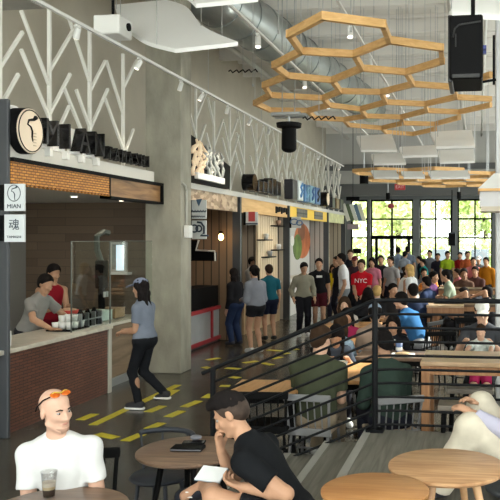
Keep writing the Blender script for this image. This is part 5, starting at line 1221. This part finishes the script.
# ---------------------------------------------------------------- seated people
def s_person(u, v, y, label, face, chair=None, zc=None, **kw):
    p = on_y(u, v, y); x = p.x
    lean = kw.get('lean', 8); s = kw.pop('s', 1.0)
    off = .50 * math.sin(rad(lean)); f = rad(face); fx, fy = -math.sin(f), math.cos(f)
    bx_, by_ = p.x - fx * (off + .05), p.y - fy * (off + .05)
    top_up = .76 * s * math.cos(rad(lean)) + .02
    seat = min(.74, max(.30, p.z - top_up - .12)) if 'seat' not in kw else kw.pop('seat')
    kw.setdefault('hR', (.13, .38, seat + .32)); kw.setdefault('hL', (-.13, .38, seat + .32))
    if seat > .55: kw.setdefault('fR', (.1, .36, seat - .38)); kw.setdefault('fL', (-.1, .36, seat - .38))
    r = person(label, bx_, by_, face, 'sit', s, seat=seat, **kw)
    if chair is None and 'child' not in label: chair = 'black chair under the ' + ' '.join(label.split()[:11])
    if chair: spindle_chair(chair, bx_, by_, face, kw.get('cm', M_gchair) if False else (M_gchair if 'grey' in chair else M_black), M_seatw if 'grey' in chair else M_black, 'chairs of seated diners', 0, seat, .29 if 'grey' in chair else .36)
    return r
OLIVE = (.060, .068, .042)
s_person(320, 337, 7.0, 'broad man in an olive t-shirt seen from behind at the near table', 355, 'grey spindle chair under the man in the olive t-shirt', skin='light', hair=('short', 'brown'), top=('tee', OLIVE), bottom=('trousers', (.30, .24, .17)), lean=12, big=1.34, s=1.04, st=.009, wr=.004, fine=True, head=(-22, 16, 0), seat=.42)
s_person(384, 342, 7.0, 'person in a dark green top with dark hair seen from behind', 28, 'grey spindle chair under the person in dark green', skin='tan', hair=('short', 'black'), top=('long', (.035, .055, .045)), bottom=('trousers', (.02, .02, .03)), lean=14, st=.010, wr=.004, head=(25, 25, 0), big=1.16, seat=.42)
tb = on_z(358, 376, .74); rect_table('orange oak dining table between the olive and dark green diners', tb.x - .02, tb.y + .28, .62, 1.1, .74, M_orange, M_black, 0)
s_person(336, 341, 8.55, 'dark haired young woman leaning over the near oak table', 200, None, seat=.42, skin='tan', hair=('long', 'black'), top=('tee', (.05, .06, .08)), lean=34, head=(0, 40, 0), st=.010, fem=True, hR=(.15, .50, .76), hL=(-.12, .52, .76), s=.94)
t = thing('food_cup', 'white paper food cup on the oak table before the young woman', 'cup', (tb.x - .18, tb.y + .1, .742)); MB().lathe([(.0, 0), (.04, 0), (.055, .13), (.05, .13), (.038, .01)], n=20).build('cup', mat('food_cup_white', (.78, .77, .74), .5), t, True); MB().cyl((0, 0, .118), (0, 0, .122), .05, n=20).build('food', mat('food_yellow', (.7, .5, .2), .6), t)
t = thing('snack_plate', 'plate of yellow snacks at the right of the oak table', 'plate', (tb.x + .12, tb.y + .42, .742)); MB().lathe([(.0, 0), (.07, 0), (.11, .02), (.105, .024), (.06, .006)], n=24).build('plate', M_black, t, True); MB().ell((0, 0, .02), (.07, .07, .025), 12).build('snacks', mat('snack_yellow', (.75, .45, .06), .6, 0, .3, 30), t, True)
s_person(341, 314, 9.6, 'long haired woman in a pale blue patterned top seen from behind', 340, 'grey spindle chair under the woman in pale blue', skin='tan', hair=('long', 'brown'), top=('tee', (.30, .40, .52), -.06, .5), lean=14, fem=True, st=.011)
s_person(347, 312, 10.8, 'girl with glasses in a magenta top facing the camera', 190, None, skin='tan', hair=('long', 'black'), top=('tee', (.36, .03, .10)), lean=10, fem=True, st=.011, head=(0, 14, 0), s=.95)
s_person(344.5, 297, 12.4, 'light brown haired woman with glasses facing the camera', 185, None, skin='light', hair=('long', 'brown'), top=('tee', (.45, .42, .40)), lean=8, fem=True, st=.012)
for lb, yy, k in (('girl with glasses in a magenta top facing the camera', 0, 0), ('light brown haired woman with glasses facing the camera', 0, 1)):
    o = [o for o in D.objects if o.get('label') == lb][0]; b_ = [c for c in o.children if c.name.startswith('hair')][0]
for j, (y, l) in enumerate(((9.9, 'oak dining table behind the railing between the women'), (12.0, 'oak dining table farther back on the left'))):
    p = on_z(350, 340, .74) if j == 0 else on_z(352, 318, .74); rect_table(l, on_y(352, 300, y + .2).x, y + .3, .9, .7, .74, M_orange, M_black, 0)
s_person(375, 303, 9.8, 'person in a light blue cap and tan shirt seen from behind', 10, 'grey spindle chair under the person in the light blue cap', skin='tan', hair=('short', 'black'), top=('tee', (.36, .26, .20)), cap=(.28, .36, .48), lean=6, st=.011)
s_person(393, 314, 9.6, 'girl in a black t-shirt with white print facing the camera', 178, None, skin='tan', hair=('long', 'black'), top=('tee', (.014, .014, .018)), lean=14, fem=True, st=.010, s=.9, hR=(.12, .34, .76), hL=(-.12, .34, .76))
for o in [o for o in D.objects if o.get('label') == 'girl in a black t-shirt with white print facing the camera']:
    MB().tube([(-.07, .235, .82), (-.03, .24, .86), (.0, .24, .82), (.04, .24, .87), (.07, .235, .83)], .012, 5).build('white_print', M_white, o, True)
rect_table('dark topped dining table before the girl in the black t-shirt', on_y(393, 300, 9.15).x, 9.15, .85, .6, .74, M_walnut, M_black, 0)
t = thing('soda_glass', 'blue and white drink cup on the dark topped table', 'cup', (on_y(399, 340, 9.25).x, 9.25, .742)); MB().lathe([(.0, 0), (.035, 0), (.045, .13), (.04, .13), (.033, .01)], n=20).build('cup', mat('cup_blue', (.12, .18, .36), .5), t, True); MB().cyl((0, 0, .03), (0, 0, .07), .041, .0425, n=20).build('white_band', M_white, t)
t = thing('food_tray', 'white paper tray of food on the dark topped table', 'tray', (on_y(403, 352, 9.0).x, 8.97, .742)); MB().box((0, 0, .015), (.28, .18, .03), None, .01).build('tray', M_white, t); MB().ell((0, 0, .03), (.1, .06, .025), 12).build('food', mat('food_tan', (.5, .35, .2), .7, 0, .3, 25), t, True)
s_person(403, 290, 11.2, 'man with glasses in a bright blue shirt bending over the table', 62, None, skin='light', hair=('short', 'black'), top=('tee', (.035, .13, .30)), bottom=('shorts', (.35, .36, .38)), lean=30, st=.010, head=(10, 10, 0), big=1.1, seat=.55, fR=(.1, .36, .15), fL=(-.1, .36, .15), hR=(.12, .58, .80), hL=(-.12, .58, .80))
s_person(393, 283, 13.4, 'man with dark hair in a black top facing the blue shirt', 215, None, skin='tan', hair=('short', 'black'), top=('tee', (.02, .02, .022)), lean=12, st=.012)
s_person(413, 283, 12.6, 'person in navy seen from behind right of the blue shirt', 20, 'black spindle chair under the person in navy', skin='tan', hair=('short', 'black'), top=('long', (.02, .03, .065)), lean=10, st=.012, big=1.1)
s_person(377, 285, 14.6, 'person with pale cropped hair behind the light blue cap', 10, None, skin='light', hair=('short', 'blonde'), top=('tee', (.30, .33, .38)), lean=5, st=.013)
s_person(368, 287, 13.6, 'dark haired person seen from behind left of the pale cropped hair', 5, None, skin='tan', hair=('long', 'black'), top=('tee', (.03, .03, .035)), lean=6, st=.013)
rect_table('pale sunlit dining table beside the man in blue', on_z(412, 300, .74).x + .1, 13.6, .8, .8, .74, M_orange, M_black, 0)
s_person(426, 276, 15.6, 'person in a navy jacket beside the pale table', 60, None, skin='tan', hair=('short', 'black'), top=('long', (.03, .045, .10)), lean=8, st=.013)
s_person(434, 271, 17.0, 'person in a purple shirt sitting at the middle tables', 250, None, skin='tan', hair=('short', 'black'), top=('tee', (.10, .04, .11)), lean=10, st=.014)
s_person(446, 269, 15.8, 'woman with dark hair in a sage green top sitting sideways', 90, 'black spindle chair under the woman in sage green', skin='tan', hair=('bun', 'black'), top=('tee', (.24, .29, .22), -.06), lean=10, fem=True, st=.013)
s_person(456, 268, 18.4, 'child in a pink top at the middle tables', 110, None, skin='tan', hair=('short', 'dark'), top=('tee', (.62, .22, .26)), lean=8, st=.014, s=.85)
p = on_z(437, 290, .74); rect_table('pale sunlit dining table in front of the sage green woman', on_y(438, 280, 15.6).x, 15.6, .75, 1.1, .74, M_barwood, M_black, 0)
for k, (dx_, dy_, l) in enumerate(((-.15, -.2, 'white takeaway carton on the pale sunlit table'), (.12, .2, 'second white takeaway carton on the pale sunlit table, farther back'))):
    t = thing('takeaway_carton', l, 'carton', (on_y(438, 280, 15.6).x + dx_, 15.6 + dy_, .742)); MB().box((0, 0, .04), (.2, .16, .08), None, .01).build('box', M_white, t); MB().box((0, .09, .11), (.2, .01, .12), Matrix.Rotation(-.4, 4, 'X')).build('lid', M_cloud, t)
# white cap man with child at the right
s_person(482, 297, 8.9, 'man in a white cap and dark grey t-shirt holding a child', 172, None, skin='light', hair=('short', 'brown'), top=('tee', (.055, .06, .07)), cap=(.66, .66, .62), lean=12, st=.010, head=(10, 22, 0), big=1.15, hR=(.18, .40, .95), hL=(-.16, .40, .95), seat=.55)
s_person(480.5, 324, 8.35, 'small child in a pale patterned shirt on the lap of the white cap man', 175, None, skin='light', hair=('short', 'brown'), top=('tee', (.58, .62, .60), -.06, .4), bottom=('shorts', (.45, .03, .12)), lean=6, st=.009, s=.62, seat=.62, head=(0, 16, 0))
s_person(486, 286, 14.6, 'person in a black sleeveless top gesturing with a raised hand', 80, None, skin='tan', hair=('short', 'black'), top=('tee', (.02, .02, .024)), lean=4, st=.013, hL=(-.08, .30, 1.05))
s_person(463, 287, 14.6, 'dark haired person raising a hand by the high table', 95, None, skin='tan', hair=('short', 'black'), top=('tee', (.025, .025, .03)), lean=8, st=.013, hL=(-.08, .30, 1.02))
s_person(464, 268, 18.2, 'person in brown at the far dining row, left', 185, None, skin='brown', hair=('short', 'black'), top=('tee', (.09, .05, .035)), lean=6, st=.014)
s_person(475, 266, 19.2, 'person in dark brown at the far dining row, right', 165, None, skin='tan', hair=('short', 'black'), top=('tee', (.07, .035, .03)), lean=6, st=.014)
s_person(405, 275, 20.0, 'person in black sitting at the far end of the aisle', 180, None, skin='tan', hair=('short', 'black'), top=('tee', (.02, .02, .025)), lean=6, st=.015)
s_person(424, 268, 20.5, 'person in grey sitting beneath the turquoise shirt', 200, None, skin='tan', hair=('short', 'black'), top=('tee', (.12, .12, .14)), lean=6, st=.015)
# ---------------------------------------------------------------- high tables and stools on the right
a = on_z(420, 362, 1.05); bx_ = a.x
rect_table('long bar height table with pale wood top behind the platform railing', bx_ + .62, a.y + .38, 1.24, .72, 1.05, M_barwood, M_frame, 0, None, 'bar_table', .08, .075)
def stool(label, x, y, h, w, d, group, m_top, m_leg):
    t = thing('bar_stool', label, 'stool', (x, y, 0), 0, group); MB().box((0, 0, h - .025), (w, d, .05), None, .012).build('seat', m_top, t)
    for sx in (-1, 1):
        for sy in (-1, 1): MB().cyl((sx * (w / 2 - .05), sy * (d / 2 - .04), h - .05), (sx * (w / 2 - .03), sy * (d / 2 - .03), 0), .022).build('leg', m_leg, t, True, angle=40)
    MB().box((0, d / 2 - .04, .28), (w - .1, .025, .03)).box((0, -d / 2 + .04, .28), (w - .1, .025, .03)).build('footrest', m_leg, t)
M_stool = wood('stool_top', (.13, .11, .09), (.22, .19, .155), 'XYZ', 2.4, .45, (1, 9, 1))
st1, st2 = on_z(466, 403, .72), on_z(468, 389, .74)
stool('grey brown bench stool nearest the platform railing', st1.x, st1.y, .72, .48, .26, 'bench stools at the bar table', M_stool, M_black)
stool('grey brown bench stool tucked farther under the bar table', st2.x + .02, st2.y + .12, .74, .44, .26, 'bench stools at the bar table', M_stool, M_black)
# second wooden high table and far high tables
a = on_z(430, 305, 1.05)
rect_table('second high table with orange wood frame behind the bar table', a.x + .25, a.y + .3, .62, .7, 1.05, M_barwood, M_frame, 0, None, 'bar_table', .10, .07)
y_ = a.y
for k, (u, v, lx, l) in enumerate(((470, 277, 1.5, 'dark brown high table across the far right'), (472, 283, 1.4, 'dark brown high table just before the farthest high table'))):
    p = on_z(u, v, 1.05); p = on_y(u, 277, 17.0 - k * 4.0); rect_table(l, p.x + .05, p.y, lx, .6, 1.05, wood('dark_high_%d' % k, (.10, .055, .03), (.18, .10, .055), 'XYZ', 2, .4, (1, 8, 1)), M_frame, 0, None, 'bar_table', .08, .06)
for k, (u, y, l) in enumerate(((436, 10.8, 'black spindle chair beside the second high table'), (468, 10.6, 'black spindle chair with high back left of the white cap man'), (462, 12.4, 'black spindle chair farther behind the second high table'))):
    p = on_y(u, 320, y); spindle_chair(l, p.x, p.y, 175 if k == 1 else 20, M_black, M_black, 'black spindle chairs on the right', 0, .62 if k == 1 else .45)
for k, (u, y) in enumerate(((452, 19.5), (462, 20.3), (474, 20.8), (484, 19.8), (440, 20.4))):
    p = on_y(u, 270, y); spindle_chair('black spindle chair in the far dining row, %s from the left' % ORD[(1, 2, 3, 4, 0)[k]], p.x, p.y, 180 - 15 * k, M_black, M_black, 'far dining row chairs', 0, .45)
for k, (u, y, l) in enumerate(((470, 20.0, 'far dining table among the brown shirted diners'), (428, 18.6, 'far dining table with orange flowers'), (400, 21.2, 'far dining table in the aisle by the doors'))):
    p = on_y(u, 270, y); rect_table(l, p.x, p.y, 1.0, .7, .74, M_orange, M_black, 0)
    if k == 1:
        t = thing('flower_arrangement', 'orange flower arrangement on the far dining table', 'flowers', (p.x, p.y, .742)); MB().lathe([(.0, 0), (.08, 0), (.1, .12), (.09, .12), (.07, .01)], n=16).build('pot', M_black, t, True)
        fl = MB(); rs = random.Random(3)
        for q in range(26): fl.ell((rs.uniform(-.22, .22), rs.uniform(-.16, .16), .16 + rs.uniform(0, .14)), (.05, .05, .04), 8)
        fl.build('blossoms', mat('blossom_orange', (.80, .30, .03), .6, 0, .3, 20), t, True)
# ---------------------------------------------------------------- outside
struct(MB().span((-30, YB + .3, -.12), (30, 80, -.02)).build('outdoor_ground', mat('paving_pale', (.50, .48, .44), .9, 0, .1, 1)))
M_leaf = [mat('leaf_%d' % i, c_, .7, 0, .15, 3) for i, c_ in enumerate(((.62, .72, .30), (.68, .76, .38), (.56, .68, .28)))]
M_bark = mat('bark', (.12, .09, .06), .9, 0, .3, 10)
rs = random.Random(12)
for k, (x, y, h, r) in enumerate(((-9.5, 44, 7.5, 2.6), (-4.6, 43, 6.8, 2.4), (.4, 45, 7.0, 2.5), (5.5, 44, 7.2, 2.5), (-7.6, 52, 9.5, 3.3), (-1.2, 53, 10, 3.2), (5.0, 53.5, 9.5, 3.1), (10.5, 50, 8, 2.6), (-14, 53, 9, 3.0))):
    t = thing('leafy_tree', 'leafy green tree beyond the back windows, %s of the row' % ORD[k], 'tree', (x, y, -.02), 0, 'trees beyond the windows')
    MB().cyl((0, 0, 0), (.1, 0, h * .55), .2, .12, n=10).cyl((.1, 0, h * .4), (-.8, .2, h * .7), .1, .05, n=8).cyl((.1, 0, h * .45), (.9, -.2, h * .72), .1, .05, n=8).build('trunk', M_bark, t, True)
    v_, f_ = [], []
    for q in range(1500):
        while True:
            d_ = Vector((rs.uniform(-1, 1), rs.uniform(-1, 1), rs.uniform(-1, 1)))
            if .35 < d_.length < 1: break
        lump = .8 + .25 * math.sin(d_.x * 5 + k) * math.sin(d_.z * 4 + k)
        c_ = Vector((d_.x * r * lump, d_.y * r * lump, h * .62 + d_.z * h * .42 * lump)); s_ = rs.uniform(.18, .34)
        a_ = Vector((rs.uniform(-1, 1), rs.uniform(-1, 1), rs.uniform(-1, 1))).normalized(); b_ = a_.orthogonal().normalized(); o_ = len(v_)
        v_ += [c_ - a_ * s_, c_ + b_ * s_ * .5, c_ + a_ * s_, c_ - b_ * s_ * .5]; f_.append((o_, o_ + 1, o_ + 2, o_ + 3))
    m_ = MB(); m_.v = [tuple(q) for q in v_]; m_.f = f_
    me = D.meshes.new('foliage'); me.from_pydata(m_.v, [], m_.f); me.materials.append(M_leaf[k % 3]); o_ = D.objects.new('foliage', me); COL.objects.link(o_); o_.parent = t
for k, (x, w, c_) in enumerate(((-1.9, 1.0, (.28, .34, .40)), (-.9, .8, (.36, .40, .44)), (.1, 1.1, (.25, .31, .37)), (1.4, 1.2, (.14, .36, .46)))):
    t = thing('outdoor_screen', ('grey blue', 'pale grey', 'slate', 'teal')[k] + ' low screen panel outside the back windows', 'outdoor panel', (x, 38 + k * .2, -.02), 0, 'outdoor screens'); MB().box((0, 0, .9), (w * .8, .08, 1.5), None, .02).build('panel', mat('outdoor_panel_%d' % k, c_, .6), t); MB().box((-w * .3, 0, .08), (.06, .4, .16)).box((w * .3, 0, .08), (.06, .4, .16)).build('foot', M_steel, t)
for k, (x, w) in enumerate(((-6.2, 3.2), (-2.9, 3.0), (.2, 3.0), (3.4, 3.2))):
    t = thing('hedge', 'pale green hedge outside the back windows, %s from the left' % ORD[k], 'hedge', (x, 40.5, -.02), 0, 'hedges outside the windows')
    v_, f_ = [], []
    for q in range(900):
        c_ = Vector((rs.uniform(-w / 2, w / 2), rs.uniform(-.6, .6), rs.uniform(.1, 2.1 + .25 * math.sin(q)))); s_ = rs.uniform(.12, .24)
        a_ = Vector((rs.uniform(-1, 1), rs.uniform(-1, 1), rs.uniform(-1, 1))).normalized(); b_ = a_.orthogonal().normalized(); o_ = len(v_)
        v_ += [c_ - a_ * s_, c_ + b_ * s_ * .55, c_ + a_ * s_, c_ - b_ * s_ * .55]; f_.append((o_, o_ + 1, o_ + 2, o_ + 3))
    me = D.meshes.new('foliage'); me.from_pydata([tuple(q) for q in v_], [], f_); me.materials.append(M_leaf[1]); o_ = D.objects.new('foliage', me); COL.objects.link(o_); o_.parent = t
# ---------------------------------------------------------------- light
w = D.worlds.new('sky'); SC.world = w; w.use_nodes = True; bg = w.node_tree.nodes['Background']; bg.inputs[0].default_value = (1.0, .99, .95, 1); bg.inputs[1].default_value = 5.5
def sun(az, el, e, col=(1, .95, .86), ang=1.5):
    l = D.lights.new('sun', 'SUN'); l.energy = e; l.color = col; l.angle = rad(ang); o = D.objects.new('sun', l); COL.objects.link(o)
    d = Vector((math.sin(rad(az)) * math.cos(rad(el)), math.cos(rad(az)) * math.cos(rad(el)), math.sin(rad(el)))); o.rotation_euler = (-d).to_track_quat('-Z', 'Y').to_euler()
sun(60, 30, 16)
def lamp(x, y, z, sx, sy, e, col=(1, .93, .84), aim=(0, 0, -1)):
    l = D.lights.new('ceiling_lamp', 'AREA'); l.shape = 'RECTANGLE'; l.size = sx; l.size_y = sy; l.energy = e; l.color = col
    o = D.objects.new('ceiling_lamp', l); COL.objects.link(o); o.location = (x, y, z); o.rotation_euler = Vector(aim).to_track_quat('-Z', 'Y').to_euler()
def spotlamp(x, y, z, aim, e, size=70, col=(1, .85, .66)):
    l = D.lights.new('track_lamp', 'SPOT'); l.energy = e; l.spot_size = rad(size); l.spot_blend = .6; l.shadow_soft_size = .06; l.color = col
    o = D.objects.new('track_lamp', l); COL.objects.link(o); o.location = (x, y, z); o.rotation_euler = Vector(aim).to_track_quat('-Z', 'Y').to_euler()
for y in (8.2, 10.2): spotlamp(-4.2, y, 4.5, (-.35, .1, -1), 60, 80)
for y in (13.5, 16.8, 19.5, 23): spotlamp(-3.7, y, 4.4, (-.62, .1, -1), 70 if y > 18 else 110, 85)
spotlamp(-5.6, 8.6, 2.68, (-.2, .6, -1), 14, 120); spotlamp(-5.5, 10.4, 2.68, (-.2, .4, -1), 10, 120)
for y in (14.2, 18.2, 23, 27): spotlamp(-6.0, y, 2.9, (-.1, 0, -1), 30, 150)
l = D.lights.new('front_fill_light', 'AREA'); l.shape = 'RECTANGLE'; l.size = 13.5; l.size_y = 5.0; l.energy = 205; l.color = (1, .97, .91)  # added area fill behind the camera, brightens people and panels from the front
o = D.objects.new('front_fill_light', l); COL.objects.link(o); o.location = (-.9, -1.9, 2.95); o.rotation_euler = (math.pi / 2, 0, math.pi)
o.rotation_euler = Vector((0, 1, 0)).to_track_quat('-Z', 'Y').to_euler()
# ---------------------------------------------------------------- camera
cd = D.cameras.new('camera'); cam = D.objects.new('camera', cd); COL.objects.link(cam); SC.camera = cam
cd.sensor_width = 36; cd.lens = FPX * 36 / 500; cd.shift_x = (250 - U0) / 500; cd.shift_y = (V0 - 250) / 500; cd.clip_end = 300
cam.location = (0, 0, EYE); cam.rotation_euler = (math.pi / 2, 0, TH)
SC.view_settings.view_transform = 'Standard'; SC.view_settings.look = 'None'; SC.view_settings.gamma = 1; SC.view_settings.exposure = 0.0; SC.view_settings.use_curve_mapping = False
